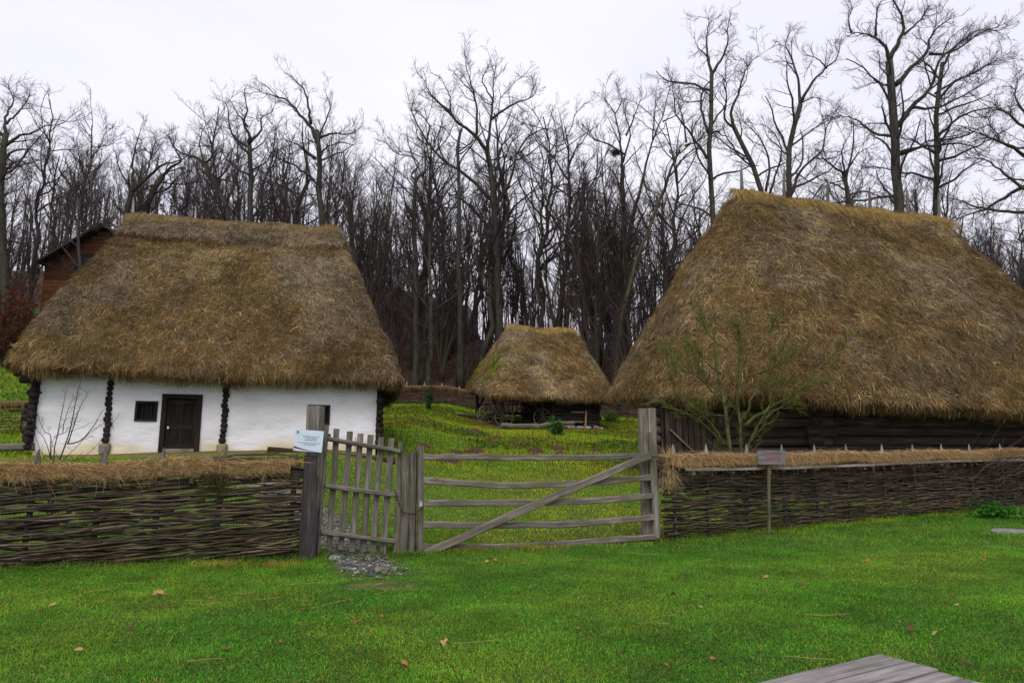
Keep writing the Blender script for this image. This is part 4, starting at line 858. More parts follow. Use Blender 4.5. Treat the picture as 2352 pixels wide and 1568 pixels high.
# field gate
fg = thing('field_gate', to_ground(1240, 1250, 0, 0), 'wide grey five barred field gate with one diagonal brace', 'gate')
timber('stile', fg, (965.5, 1274), (966, 1022), .10, .09, segs=8, wob=.012)
timber('stile', fg, (1508.5, 1235), (1497, 992), .115, .08, segs=8, wob=.02, col=(1.15, 1.15, 1.15))
def crail(pts, w, d, dy, **k):
    mb = MB()
    P = [px(*p_, dy) for p_ in pts]
    n = 22; tt = np.linspace(0, 1, n); xs = np.linspace(0, 1, len(P)); cur = np.stack([np.interp(tt, xs, [p_[i] for p_ in P]) for i in range(3)], 1)
    cur = np.stack([np.convolve(np.pad(cur[:, i], 3, mode='reflect', reflect_type='odd'), np.ones(7) / 7, 'valid') for i in range(3)], 1)
    a, b_ = w / 2, d / 2; e = .012; sec = np.array([(-a, -b_ + e), (-a, b_ - e), (-a + e, b_), (a - e, b_), (a, b_ - e), (a, -b_ + e), (a - e, -b_), (-a + e, -b_)])
    off = rng.uniform(0, 40, 3); L = np.linalg.norm(cur[-1] - cur[0]); nz = vnoise(np.stack([tt * L * 4 + off[0], 0 * tt, 0 * tt], 1), 4) - .5; nz2 = vnoise(np.stack([tt * L * 5 + off[1], 0 * tt, 0 * tt], 1), 5) - .5
    vs, gs = [], []
    for i in range(n):
        s_ = sec * np.array([1, 1.0]) ; z = s_[:, 1] * (1 + .22 * nz[i]) + .012 * nz2[i]
        vs.append(cur[i] + np.stack([0 * z, s_[:, 0], z], 1)); gs.append(np.stack([np.full(8, tt[i] * L), s_[:, 0], s_[:, 1]], 1) + off)
    j = np.arange(8)[None]; i = np.arange(n - 1)[:, None] * 8; mb.add(np.concatenate(vs), [np.stack([i + j, i + 8 + j, i + 8 + (j + 1) % 8, i + (j + 1) % 8], -1).reshape(-1, 4), np.arange(8)[None, ::-1], (np.arange(8) + 8 * (n - 1))[None]], k.get('col', (1, 1, 1)), np.concatenate(gs)); return mb.build('rail', M['grey_wood'], fg)
crail([(972, 1049), (1120, 1050.5), (1280, 1051), (1400, 1049), (1490, 1046.5)], .06, .092, .0, col=(1.1, 1.05, 1.1))
crail([(972, 1103), (1060, 1110), (1190, 1116), (1340, 1110), (1494, 1096)], .06, .10, .0, col=(1.2, 1.18, 1.15))
crail([(972, 1154), (1120, 1155), (1280, 1154), (1400, 1147), (1500, 1138)], .06, .10, .0, col=(1.15, 1.12, 1.1))
crail([(972, 1205), (1150, 1206), (1300, 1204), (1420, 1196), (1503, 1187)], .06, .10, .0, col=(1.15, 1.12, 1.1))
crail([(972, 1254), (1080, 1257), (1250, 1252), (1400, 1241), (1505, 1232)], .06, .095, .0, col=(.95, .95, .92))
mb = MB(); a, b_ = px(976, 1270, -.075), px(1493, 1045, -.075); mb.beam(a, b_, .05, .125, up=(0, 0, 1), segs=16, wob=.022, col=(1.15, 1.12, 1.08)); mb.build('brace', M['grey_wood'], fg)
mb = MB(); th = np.linspace(0, 2 * np.pi, 25); q = px(1496, 1040, .1); mb.tubes(q + np.stack([.24 * np.cos(th) + .0, .2 * np.sin(th), -.03 + .05 * np.cos(th - 2.6)], 1), np.full(25, .017), 6, np.array([(.055, .04, .038)])); mb.build('hoop', M['iron'], fg)
q0 = to_ground(1493.5, 1226, .2, .3); q1 = px(1485, 938, .2)
mb = MB(); mb.beam(q0 - [.07, 0, 0], q1 - [.07, 0, 0], .14, .2, up=(0, -1, 0), segs=9, wob=.012, rnd=.1, col=(1.15, 1.13, 1.1)); mb.beam(q0 + [.072, 0, 0], q1 + [.072, 0, .005], .14, .205, up=(0, -1, 0), segs=9, wob=.012, rnd=.1, col=(1.3, 1.28, 1.25))
o = mb.build('gate_post', M['grey_wood'], None, q0); tag(o, 'thick pale grey gatepost standing at the right end of the field gate', 'gatepost')
# prohibition board on its own pole before the right fence
sY = 12.86; sq = at(1772, 1050, sY); ns = thing('wooden_sign', (sq[0], sq[1], H(sq[0], sq[1])), 'small grey wooden board with faded red lettering on a thin pole before the fence', 'sign')
ang = math.radians(12); wa = np.array([math.cos(ang), math.sin(ang), 0]); wu = np.array([0, 0, 1.0]); wn = np.cross(wa, wu)
mb = MB(); mb.beam(sq - wa * .285 + wu * 0, sq + wa * .285, .03, .265, up=wu, segs=5, wob=.004, rnd=.05, col=(.62, .62, .66)); mb.build('board', M['pale_wood'], ns)
pb = at(1763.5, 1213, sY - .02); pb[2] = H(pb[0], pb[1]) - .15; pt_ = sq + [-.035, .05, -.1]
mb = MB(); mb.beam(pb, pt_, .055, .055, up=(0, -1, 0), segs=7, wob=.012, col=(.75, .8, .5)); mb.build('pole', M['grey_wood'], ns)
lettering(ns, 'INTRAREA', .085, 0, .058, sq, wa, wu, wn, .0175, (.24, .10, .13)); lettering(ns, 'OPRITĂ', .095, .02, -.032, sq, wa, wu, wn, .0175, (.33, .03, .07))

# ------------------------------------------------------------------ boardwalk and flat slab in the lawn
pe = ground_at(1775, 1568); p_l = ground_at(2020, 1505); p_r = ground_at(2235, 1568); dA_ = unit(np.append((pe - p_l)[:2], 0)); dB_ = unit(np.append((p_r - p_l)[:2], 0))
bw = thing('board_platform', (*p_l[:2], 0), 'weathered grey plank platform lying flat in the grass', 'platform')
ln = 3.2; t0 = 0; 
for k, wdt in enumerate((.235, .225, .24, .23, .235, .24, .23)):
    c0 = p_l + dB_ * (t0 + wdt / 2) + [0, 0, -.006 + .004 * (k % 2)]; mb = MB(); nrm_ = np.array([0, 0, 1.0])
    mb.beam(c0 + dA_ * .0, c0 + dA_ * ln, wdt - .02, .05, up=nrm_, segs=8, wob=.006, rnd=.06, col=np.array([.74, .74, .80]) * rng.uniform(.85, 1.15)); mb.build('plank', M['pale_wood'], bw); t0 += wdt
q = ground_at(2335, 1224); mb = MB(); stone_mesh(mb, q + [0, 0, .01], .42, (.20, .19, .20), (1, .6, .14)); o = mb.build('flat_stone', M['stone'], None, q); tag(o, 'flat grey stone slab set in the lawn near the right edge', 'stone')
q = ground_at(770, 1282); mb = MB(); stone_mesh(mb, q + [0, 0, .01], .14, (.25, .25, .26), (1, .7, .22)); o = mb.build('flat_stone', M['stone'], None, q); tag(o, 'flat grey stone sunk in the grass beside the gravel at the picket gate', 'stone')
q = ground_at(849, 1323); mb = MB(); stone_mesh(mb, q + [0, 0, .01], .065, (.06, .07, .09), (1, .5, .35)); o = mb.build('dark_pebble', M['stone'], None, q); tag(o, 'small dark blue oval stone on the bare patch before the picket gate', 'stone')
# molehills
cv3 = lambda x, y: (826.9 + .2969 * x, 679.9 + .29685 * y)
spots = [(895, 1212, .55), (1355, 1207, .55), (1525, 1190, .5), (680, 1287, .5), (890, 1065, .75), (1040, 1108, .5), (1180, 1162, .4), (1270, 1162, .4), (1835, 1208, .42), (750, 1217, .4), (1545, 1222, .35), (500, 1167, .35), (590, 990, .4)]
big = 'brown molehill of loose earth in the yard grass'
for x, y, r_ in spots:
    q = ground_at(*cv3(x, y)); mb = MB(); k, m = 22, 7; th = np.linspace(0, 2 * np.pi, k, endpoint=False); vs = []
    for i in range(m):
        u = i / (m - 1); rr = r_ * (1 - u) ** .8 * (1 + .25 * np.sin(2 * th + x)); X, Y_ = q[0] + rr * np.cos(th), q[1] + rr * .8 * np.sin(th); vs.append(np.stack([X, Y_, H(X, Y_) - .03 + .42 * r_ * sst(np.full(k, u)) ], 1))
    v = np.concatenate(vs); v += (vnoise(v * 9, 5) - .5)[:, None] * .09
    i = np.arange(m - 1)[:, None] * k; j = np.arange(k)[None]; mb.add(v, [np.stack([i + j, i + (j + 1) % k, i + k + (j + 1) % k, i + k + j], -1).reshape(-1, 4)], np.array([.085, .042, .026]) * rng.uniform(.7, 1.3, (len(v), 1))); o = mb.build('molehill', M['soil'], None, q); tag(o, big, 'molehill', 'molehills scattered over the yard')
# ------------------------------------------------------------------ trees
def interp_poly(P, R, idx, t):
    k = P.shape[1]; x = t * (k - 1); i = np.minimum(x.astype(int), k - 2); f = (x - i)[:, None]
    a, b_ = P[idx, i], P[idx, i + 1]; return a + (b_ - a) * f, unit(b_ - a), R[idx, i] * (1 - f[:, 0]) + R[idx, i + 1] * f[:, 0]
def grow(P, R, n, t0, t1, ratio, ang, up, wig, k, rr, rmax=.7, rmin=.004, fall=.55, Lmin=0.0, Lmax=99, tip=.3, full=0):
    """children of every branch in (P, R): returns their paths and radii"""
    N = len(P); idx = np.repeat(np.arange(N), n); m = len(idx); t = t0 + (t1 - t0) * (np.tile(np.arange(n), N) + rng.random(m)) / n
    p, d, r = interp_poly(P, R, idx, t)
    Lp = np.linalg.norm(np.diff(P, axis=1), axis=2).sum(1)[idx]
    L = np.clip(Lp * ratio * (1 - fall * t) * rng.uniform(.55, 1.25, m), Lmin, Lmax)
    if full:
        kp = rng.random(m) < Lp / full; idx, t, p, d, r, Lp, L = idx[kp], t[kp], p[kp], d[kp], r[kp], Lp[kp], L[kp]; m = len(idx)
    q = unit(np.cross(d, rng.normal(0, 1, (m, 3)))); a = rng.normal(ang[0], ang[1], m)[:, None]
    d = unit(d * np.cos(a) + q * np.sin(a)); out = [p]; st = (L / (k - 1))[:, None]
    for j in range(k - 1):
        d = unit(d + rng.normal(0, wig, (m, 3)) + np.array([0, 0, up])); p = p + d * st; out.append(p)
    r0 = np.maximum(np.minimum(r * rmax, L * rr), rmin); R2 = r0[:, None] * np.linspace(1, tip, k)[None]
    return np.stack(out, 1), np.maximum(R2, rmin * .8)
def smooth_path(pts, n=14, jit=.0):
    pts = np.asarray(pts, float); s = np.concatenate([[0], np.cumsum(np.linalg.norm(np.diff(pts, axis=0), axis=1))]); t = np.linspace(0, s[-1], n)
    q = np.stack([np.interp(t, s, pts[:, i]) for i in range(3)], 1)
    for _ in range(1): q[1:-1] = .25 * q[:-2] + .5 * q[1:-1] + .25 * q[2:]
    if jit: q[1:-1] += rng.normal(0, jit, (n - 2, 3))
    return q
TW = lambda c, n: np.asarray(c) * rng.uniform(.6, 1.4, (n, 1))
TWIG = np.array([.050, .040, .040])
def hero(label, Y, paths, fine=1.0, cat='tree', name='bare_oak', up=.06, spread=3.0, trunk_col=(1, 1, 1), twigr=.011, root=True):
    """a tree whose main limbs follow the photograph; paths = [(points, r0, r1), ...], the first is the trunk"""
    tp = [(x, y) for x, y in paths[0][0]]; base = at(*tp[0], Y); gzv = float(H(base[0], Y))
    o = thing(name, (base[0], Y, gzv), label, cat)
    tm = MB(); P, R = [], []; seen = []
    for i, (pp, r0, r1) in enumerate(paths):
        pts = [at(x, y, Y) for x, y in pp]; r0, r1 = (r0 * .92, r1 * .82) if i == 0 else (r0 * .78, max(r1 * .5, .014))
        if i == 0: pts = [np.array([base[0], Y, gzv - .4])] + ([np.array([base[0], Y, gzv + .5])] if base[2] > gzv + 1 else []) + pts; pts[0][0] += .0
        pts = np.array(pts); kk = np.linspace(0, 1, len(pts))
        dep = np.zeros(len(pts))
        if i:
            sx = np.array(seen); o0 = sx[np.argmin((sx[:, 0] - pp[0][0]) ** 2 + (sx[:, 1] - pp[0][1]) ** 2), 2]; dep = o0 + rng.uniform(-1, 1) * spread * kk ** 1.2
            pts = np.array([at(x, y, Y + e) for (x, y), e in zip(pp, dep)])
        pq = np.array(pp, float); tt_ = np.linspace(0, len(pq) - 1, 30); dd_ = dep[-len(pq):]
        seen += [(np.interp(u_, range(len(pq)), pq[:, 0]), np.interp(u_, range(len(pq)), pq[:, 1]), np.interp(u_, range(len(pq)), dd_)) for u_ in tt_]
        q = smooth_path(pts, 14, .05 * min(1, r0 * 6)); P.append(q); R.append(r0 + (r1 - r0) * np.linspace(0, 1, 14) ** .8)
    R[0][0] *= 1.5; R[0][1] *= 1.12
    P, R = np.array(P), np.array(R)
    tm.tubes(P, R, 9, np.array([trunk_col] * len(P)), cap=True); tm.build('trunk', M['bark'], o)
    cm = MB()
    up0 = P[:1]; n1 = max(2, int(6 * fine)); 
    L1 = grow(P, R, n1, .30, .98, .36, (.8, .25), up, .2, 8, .02, fall=.3, Lmin=1.4, Lmax=5.5, rmin=.018, full=7)
    L1b = grow(P[:1], R[:1], int(7 * fine), .45, .97, .2, (1.0, .25), up * .5, .24, 8, .022, fall=.3, Lmin=1.5, Lmax=5, rmin=.02)
    L1 = (np.concatenate([L1[0], L1b[0]]), np.concatenate([L1[1], L1b[1]]))
    PP, RR = np.concatenate([P[1:], L1[0][:, [0, 1, 2, 3, 4, 5, 6, 7]]]) if False else L1[0], L1[1]
    L2 = grow(PP, RR, 6, .2, 1, .5, (.65, .25), up, .17, 6, .014, Lmin=.6, Lmax=3.0, rmin=.011, full=2.4)
    L2b = grow(P, R, int(26 * fine), .3, 1, .16, (.7, .3), up, .17, 6, .013, fall=.3, Lmin=.8, Lmax=2.6, rmin=.010, full=11)
    L3 = grow(np.concatenate([L2[0], L2b[0]]), np.concatenate([L2[1], L2b[1]]), 7, .15, 1, .55, (.55, .22), up, .12, 4, .011, Lmin=.4, Lmax=1.7, rmin=twigr * .7, full=1.3)
    L4 = grow(*L3, 3, .2, 1, .6, (.5, .2), up * .5, .1, 3, .01, Lmin=.25, Lmax=.95, rmin=twigr * .52, full=.7)
    for (p_, r_), sd in ((L1, 6), (L2, 5), (L2b, 5), (L3, 3), (L4, 3)): cm.tubes(p_, r_, sd, TW(TWIG, len(p_)))
    cm.build('crown', M['twig'], o); return o
V1 = lambda *a: [(.3516 * x, 137.8 + .3516 * y) for x, y in a]
V2 = lambda *a: [(735 + .4687 * x, 91.9 + .4687 * y) for x, y in a]
V3 = lambda *a: [(1378 + .414 * x, .414 * y) for x, y in a]
hero('tall bare oak with two forked upper limbs behind the right end of the cottage roof', 58,
     [(V1((2110, 1400), (2098, 1060), (2080, 800), (2078, 660), (2085, 540), (2070, 460)), .42, .26), (V1((2078, 540), (2030, 440), (2010, 410), (1950, 355), (1890, 270), (1800, 235), (1700, 215), (1650, 175)), .26, .04), (V1((2030, 420), (2018, 300), (1990, 200), (1930, 130), (1870, 85)), .2, .03), (V1((2065, 650), (1990, 600), (1975, 500), (1980, 395)), .17, .05), (V1((2070, 690), (2140, 635), (2240, 600), (2330, 540)), .15, .03), (V1((2050, 790), (1960, 710), (1860, 665), (1770, 610)), .2, .04), (V1((2085, 510), (2160, 475), (2290, 490), (2380, 430)), .16, .03), (V1((2060, 640), (1960, 560), (1860, 515), (1780, 520)), .16, .03), (V1((2080, 500), (2130, 400), (2160, 300), (2120, 190)), .13, .03)])
hero('bare oak with a rounded crown of crooked limbs above the middle of the cottage roof', 57,
     [(V1((1625, 1300), (1630, 1040), (1640, 780), (1630, 560)), .36, .24), (V1((1630, 560), (1640, 500), (1590, 430), (1620, 330), (1590, 240), (1610, 170)), .22, .03), (V1((1635, 540), (1710, 460), (1700, 380), (1780, 340), (1800, 270)), .17, .03), (V1((1632, 580), (1560, 530), (1490, 440), (1420, 430)), .17, .03), (V1((1640, 760), (1560, 720), (1480, 650), (1420, 540)), .13, .03), (V1((1640, 720), (1730, 680), (1790, 590), (1830, 590)), .13, .03), (V1((1620, 440), (1550, 350), (1500, 260)), .13, .03), (V1((1635, 600), (1720, 540), (1770, 470)), .12, .03)])
hero('bare oak leaning left with one long crooked bough above the white cottage roof', 56,
     [(V1((1500, 1300), (1490, 1040), (1475, 920), (1390, 800), (1345, 680)), .36, .24), (V1((1345, 680), (1290, 640), (1200, 615), (1130, 570), (1100, 500)), .2, .04), (V1((1340, 670), (1385, 650), (1390, 560), (1350, 470), (1280, 430)), .15, .03), (V1((1480, 920), (1530, 830), (1540, 680), (1560, 560)), .16, .04), (V1((1360, 730), (1430, 780), (1540, 800), (1620, 770)), .13, .03), (V1((1345, 700), (1300, 560), (1330, 430), (1380, 390)), .12, .03)])
hero('slanting bare oak crossing behind the right part of the cottage ridge', 60,
     [(V1((1880, 1300), (1910, 1050), (1960, 920), (2020, 780)), .3, .2), (V1((1930, 1000), (2040, 930), (2100, 830)), .14, .05), (V1((1960, 930), (1880, 830), (1800, 760)), .12, .04)], fine=.5)
hero('bare oak with a forked trunk bending right above the left end of the cottage ridge', 55,
     [(V1((810, 1350), (820, 1010), (850, 880), (880, 800)), .36, .26), (V1((850, 880), (960, 770), (1030, 695), (1180, 655), (1250, 600)), .24, .05), (V1((870, 810), (865, 680), (890, 540), (920, 450)), .18, .04), (V1((940, 790), (990, 640), (1020, 520), (1000, 470)), .13, .03), (V1((860, 850), (780, 720), (740, 560)), .13, .03)])
hero('broad bare oak with a thick sloping bough near the left end of the cottage ridge', 57,
     [(V1((935, 1300), (945, 1000), (1010, 850), (1060, 760)), .38, .28), (V1((1060, 760), (1110, 700), (1190, 665), (1130, 560), (1160, 470)), .2, .04), (V1((1010, 870), (1090, 850), (1170, 750), (1260, 720)), .17, .04), (V1((900, 990), (880, 1000), (990, 900)), .12, .06), (V1((1080, 740), (1180, 700), (1280, 740)), .1, .03)], fine=.8)
hero('slim bare tree with a serpentine trunk left of the cottage roof', 52,
     [(V1((540, 1500), (515, 1130), (500, 1010), (530, 880), (570, 760), (600, 620), (600, 430)), .22, .05), (V1((600, 640), (660, 560), (700, 440)), .08, .02), (V1((560, 790), (520, 640), (500, 500)), .08, .02)], fine=1.0)
hero('big bare oak cut by the left edge of the picture with a broad rounded crown', 54,
     [(V1((40, 1800), (20, 1200), (0, 850), (25, 600), (40, 480)), .42, .28), (V1((35, 560), (100, 500), (200, 480), (300, 430), (400, 420)), .2, .03), (V1((40, 480), (30, 380), (90, 290), (60, 170)), .2, .03), (V1((10, 680), (90, 590), (200, 580), (330, 640)), .17, .03), (V1((0, 800), (60, 690), (130, 660), (260, 700)), .17, .03), (V1((30, 500), (-80, 400), (-150, 280)), .2, .04), (V1((40, 420), (160, 300), (200, 210)), .14, .03), (V1((0, 760), (-90, 640), (-200, 560)), .18, .04)], fine=1.5)
hero('tallest bare oak in the middle of the wood with spreading crooked limbs', 62,
     [(V2((885, 1560), (875, 1250), (860, 1000), (852, 760), (830, 600), (818, 540)), .46, .3), (V2((820, 545), (770, 475), (690, 420), (640, 360), (560, 290), (520, 240), (505, 150)), .28, .04), (V2((765, 470), (770, 350), (755, 270), (735, 190), (705, 120), (725, 60)), .2, .03), (V2((822, 540), (835, 400), (850, 300), (845, 220), (870, 110)), .24, .03), (V2((838, 390), (900, 340), (970, 305), (1060, 275), (1060, 190)), .19, .03), (V2((848, 790), (790, 725), (690, 645), (600, 590), (530, 520), (500, 450), (450, 380), (430, 260)), .28, .04), (V2((855, 820), (930, 700), (960, 580), (1000, 480), (1120, 420), (1200, 470)), .22, .03), (V2((640, 370), (640, 280), (600, 200)), .12, .03), (V2((850, 300), (790, 200), (840, 100)), .12, .03), (V2((520, 520), (540, 420), (480, 340), (440, 350)), .13, .03), (V2((760, 270), (690, 200), (650, 150)), .1, .03), (V2((860, 640), (900, 500), (960, 440), (1020, 380)), .15, .03)], fine=1.1)
hero('straight dark oak trunk with a snapped reddish limb left of the tallest oak', 60,
     [(V2((690, 1600), (684, 1300), (680, 1000), (682, 640), (672, 500), (690, 440)), .36, .16), (V2((682, 640), (600, 600), (520, 600)), .12, .03), (V2((680, 820), (620, 825), (560, 800)), .13, .03), (V2((690, 450), (700, 420), (650, 360)), .12, .03), (V2((685, 560), (740, 520), (760, 560)), .1, .03)], fine=.8)
hero('bare tree with a low fork standing just behind the back fence left of the shed', 55,
     [(V2((530, 1620), (545, 1520), (545, 1400), (545, 1260)), .26, .2), (V2((545, 1340), (480, 1250), (420, 1160), (370, 1090)), .14, .03), (V2((548, 1330), (640, 1270), (720, 1180), (780, 1090)), .12, .03), (V2((545, 1270), (535, 1080), (540, 880), (500, 700), (480, 600)), .19, .04), (V2((550, 1240), (610, 1050), (640, 850)), .12, .03), (V2((540, 1130), (480, 960), (455, 800)), .1, .03)], fine=1.0, name='bare_tree')
hero('bare tree with a kinked bough between the cottage roof and the straight oak', 58,
     [(V2((470, 1540), (470, 1200), (465, 900), (460, 760), (470, 680)), .3, .2), (V2((470, 690), (430, 650), (500, 630), (450, 560), (380, 570), (340, 510), (280, 490)), .14, .03), (V2((470, 690), (520, 640), (510, 540), (450, 500)), .13, .03), (V2((465, 880), (400, 760), (330, 680)), .12, .03)], fine=.9, name='bare_tree')
hero('bare oak with a flat left bough and clustered upright limbs behind the shed', 62,
     [(V2((1470, 1600), (1480, 1300), (1490, 900), (1485, 620)), .34, .24), (V2((1485, 640), (1470, 480), (1440, 350), (1400, 290), (1365, 255)), .19, .03), (V2((1485, 600), (1520, 480), (1510, 400), (1480, 330), (1500, 260)), .15, .03), (V2((1500, 470), (1550, 350), (1585, 255)), .13, .03), (V2((1490, 560), (1420, 515), (1330, 480), (1300, 450), (1260, 420)), .15, .03), (V2((1445, 370), (1480, 300), (1455, 220)), .09, .02)], fine=.9)
hero('bare tree with a long bough sweeping up right beside the barn ridge', 61,
     [(V2((1440, 1600), (1450, 1250), (1500, 1000), (1550, 800)), .3, .22), (V2((1550, 800), (1600, 600), (1640, 470), (1700, 330), (1720, 190)), .2, .03), (V2((1630, 490), (1640, 360), (1650, 220)), .1, .02), (V2((1680, 400), (1750, 370), (1800, 280)), .1, .02)], fine=.8, name='bare_tree')
hero('mossy trunk leaning far right behind the left slope of the barn roof', 57,
     [(V2((1450, 1560), (1490, 1290), (1560, 1060), (1640, 860), (1700, 680), (1764, 540)), .3, .12), (V3((470, 810), (540, 785), (590, 720)), .13, .04), (V3((480, 790), (470, 700), (440, 600), (400, 500)), .13, .03), (V3((410, 880), (500, 800), (620, 740)), .1, .03)], fine=.7, name='bare_tree', trunk_col=(1.4, 1.4, .9))
hero('slender bare oak with twin wavy stems rising left of the barn ridge', 54,
     [(V3((640, 1500), (630, 1220), (608, 950), (600, 760), (610, 650), (628, 520), (620, 400)), .34, .2), (V3((620, 410), (600, 330), (590, 230), (605, 150), (600, 80)), .19, .03), (V3((620, 410), (680, 320), (712, 240), (705, 150), (735, 70)), .18, .03), (V3((600, 740), (555, 600), (565, 500), (620, 440)), .17, .1), (V3((595, 880), (540, 790), (470, 700), (410, 620), (405, 500), (395, 440)), .18, .03), (V3((600, 320), (540, 260), (520, 200)), .09, .02), (V3((560, 560), (480, 570), (420, 540)), .09, .02)], fine=1.1)
hero('bare oak with several wavy boughs fanning up behind the left part of the barn ridge', 55,
     [(V3((940, 1500), (922, 1080), (880, 980), (830, 870), (760, 760), (735, 690)), .34, .22), (V3((738, 700), (725, 610), (770, 530), (780, 460), (820, 360), (900, 290)), .2, .03), (V3((745, 710), (680, 660), (700, 590), (700, 450), (695, 340)), .15, .03), (V3((920, 1060), (945, 900), (900, 780), (800, 670), (740, 640)), .16, .04), (V3((940, 1080), (990, 930), (1010, 830), (980, 740), (900, 690)), .15, .03), (V3((820, 370), (790, 320), (760, 360)), .08, .02), (V3((850, 900), (760, 860), (690, 820)), .1, .03)], fine=1.0)
hero('bare oak with a clean curved trunk and two tall forks above the barn ridge', 54,
     [(V3((1060, 1500), (1050, 1090), (1040, 850), (1075, 690), (1112, 580)), .34, .24), (V3((1112, 585), (1100, 450), (1075, 350), (1020, 240), (1050, 190), (1085, 140)), .19, .03), (V3((1115, 570), (1150, 490), (1240, 390), (1320, 320), (1345, 200)), .19, .03), (V3((1055, 1090), (1110, 940), (1240, 840), (1245, 720), (1330, 590)), .19, .03), (V3((1048, 820), (1140, 750), (1240, 680), (1330, 650)), .13, .03), (V3((1120, 570), (1190, 535), (1260, 560)), .09, .03), (V3((1260, 380), (1200, 320), (1150, 310)), .09, .02)], fine=1.1)
hero('massive old oak cut by the top of the picture behind the barn', 50,
     [(V3((1665, 1560), (1660, 1180), (1640, 860), (1632, 600), (1625, 470), (1605, 340)), .52, .34), (V3((1607, 350), (1590, 270), (1530, 200), (1460, 185), (1370, 180)), .24, .04), (V3((1605, 340), (1650, 240), (1690, 180), (1680, 90), (1630, 10), (1600, -60)), .28, .06), (V3((1530, 200), (1530, 110), (1540, 50), (1570, -20)), .15, .04), (V3((1640, 470), (1720, 380), (1820, 290), (1840, 180), (1950, 90)), .28, .04), (V3((1655, 700), (1720, 590), (1820, 520), (1865, 440), (1870, 330), (1990, 250), (2110, 150)), .28, .04), (V3((1625, 490), (1540, 455), (1450, 490)), .15, .04), (V3((1690, 190), (1780, 110), (1830, 30)), .15, .03), (V3((1830, 300), (1960, 290), (2100, 190), (2250, 130)), .16, .03), (V3((1655, 850), (1800, 810), (1990, 790), (2150, 840)), .2, .04), (V3((1640, 760), (1520, 740), (1420, 660), (1330, 640)), .17, .04), (V3((1395, 182), (1375, 110), (1400, 40), (1380, -20)), .09, .03), (V3((1720, 600), (1880, 600), (2040, 520), (2200, 420)), .17, .03), (V3((1860, 520), (1990, 440), (2200, 340)), .13, .03)], fine=1.35, name='bare_oak')
hero('dark straight oak just right of the massive old oak behind the barn', 53,
     [(V3((1865, 1500), (1868, 1000), (1865, 700), (1880, 480), (1900, 350)), .36, .2), (V3((1870, 760), (2000, 640), (2150, 600), (2300, 620)), .18, .03), (V3((1870, 900), (1990, 860), (2120, 800), (2290, 700)), .18, .03), (V3((1895, 380), (1960, 260), (2080, 170)), .15, .03), (V3((1870, 560), (1980, 440), (2120, 390), (2260, 280)), .16, .03), (V3((1866, 850), (1740, 780), (1640, 760)), .14, .03), (V3((1868, 1000), (1700, 960), (1500, 920), (1420, 960)), .16, .03)], fine=1.3)
hero('low spreading oak at the right edge with mossy boughs reaching over the barn end', 46,
     [(V3((2480, 1700), (2450, 1250), (2420, 900), (2400, 700)), .42, .3), (V3((2430, 1000), (2300, 1060), (2150, 1150), (1960, 1230)), .22, .05), (V3((2440, 1100), (2280, 1000), (2150, 890), (2010, 870)), .2, .04), (V3((2420, 900), (2300, 820), (2150, 760), (2000, 700)), .2, .04), (V3((2400, 750), (2280, 640), (2150, 560)), .18, .04), (V3((2440, 1180), (2300, 1180), (2120, 1160), (1900, 1080)), .2, .04), (V3((2390, 680), (2300, 540), (2320, 420)), .16, .03)], fine=1.5, up=.02, trunk_col=(1.2, 1.25, .9))
hero('spiny low oak with arching dark boughs close behind the barn ridge', 48,
     [(V3((1420, 1600), (1400, 1250), (1380, 1080), (1350, 960)), .26, .18), (V3((1380, 1060), (1300, 1020), (1200, 990), (1210, 950), (1260, 960)), .1, .03), (V3((1350, 960), (1260, 900), (1200, 830)), .12, .03), (V3((1360, 970), (1420, 860), (1520, 800)), .12, .03), (V3((1380, 1080), (1480, 1060), (1600, 1110)), .12, .03), (V3((1360, 990), (1340, 830), (1400, 720)), .11, .03)], fine=1.2, up=.0)

# kinds of tree that fill the wood, built once each and copied
def forest_tree(label, h, r, lean, n1, ang, up, t0, group, name='bare_tree', col=(1, 1, 1), stems=1, fine=1.0, wig=.12, l1=.36, crook=.006):
    o = thing(name, (0, 0, 0), label, 'tree', group); Ps, Rs = [], []
    for s in range(stems):
        k = 12; z = np.linspace(-.3, h * rng.uniform(.85, 1.05), k); az = rng.uniform(0, 6.28); sp = lean if stems == 1 else h * rng.uniform(.08, .26)
        x = np.cos(az) * sp * (z / h).clip(0) ** 1.1 + np.cumsum(rng.normal(0, h * crook, k)); y = np.sin(az) * sp * (z / h).clip(0) ** 1.1 + np.cumsum(rng.normal(0, h * crook, k))
        Ps.append(np.stack([x - x[0], y - y[0], z], 1)); rr = r * (1 if stems == 1 else .5) * np.linspace(1, .14, k) ** .85; rr[0] *= 1.35; Rs.append(rr)
    P, R = np.array(Ps), np.array(Rs); tm = MB(); tm.tubes(P, R, 8, np.array([col] * stems), cap=True); tm.build('trunk', M['bark'], o)
    n1 = max(3, n1 // stems); cm = MB()
    L1 = grow(P, R, n1, t0, .98, l1, (ang, .18), up, wig, 7, .016, fall=.5, Lmin=.8, Lmax=8.5, rmin=.018)
    L2 = grow(*L1, int(7 * fine), .2, 1, .42, (.65, .22), up, wig + .01, 5, .013, Lmin=.5, Lmax=2.4, rmin=.013)
    L3 = grow(*L2, int(5 * fine), .15, 1, .5, (.6, .25), up, .12, 4, .011, Lmin=.35, Lmax=1.3, rmin=.0095)
    L4 = grow(*L3, 3, .2, 1, .65, (.55, .2), up * .5, .1, 3, .01, Lmin=.3, Lmax=1.0, rmin=.0062)
    for (p_, r_), sd in ((L1, 5), (L2, 4), (L3, 3), (L4, 3)): cm.tubes(p_, r_, sd, TW(TWIG * np.array([1.1, .95, .95]), len(p_)))
    cm.build('crown', M['twig'], o); return o
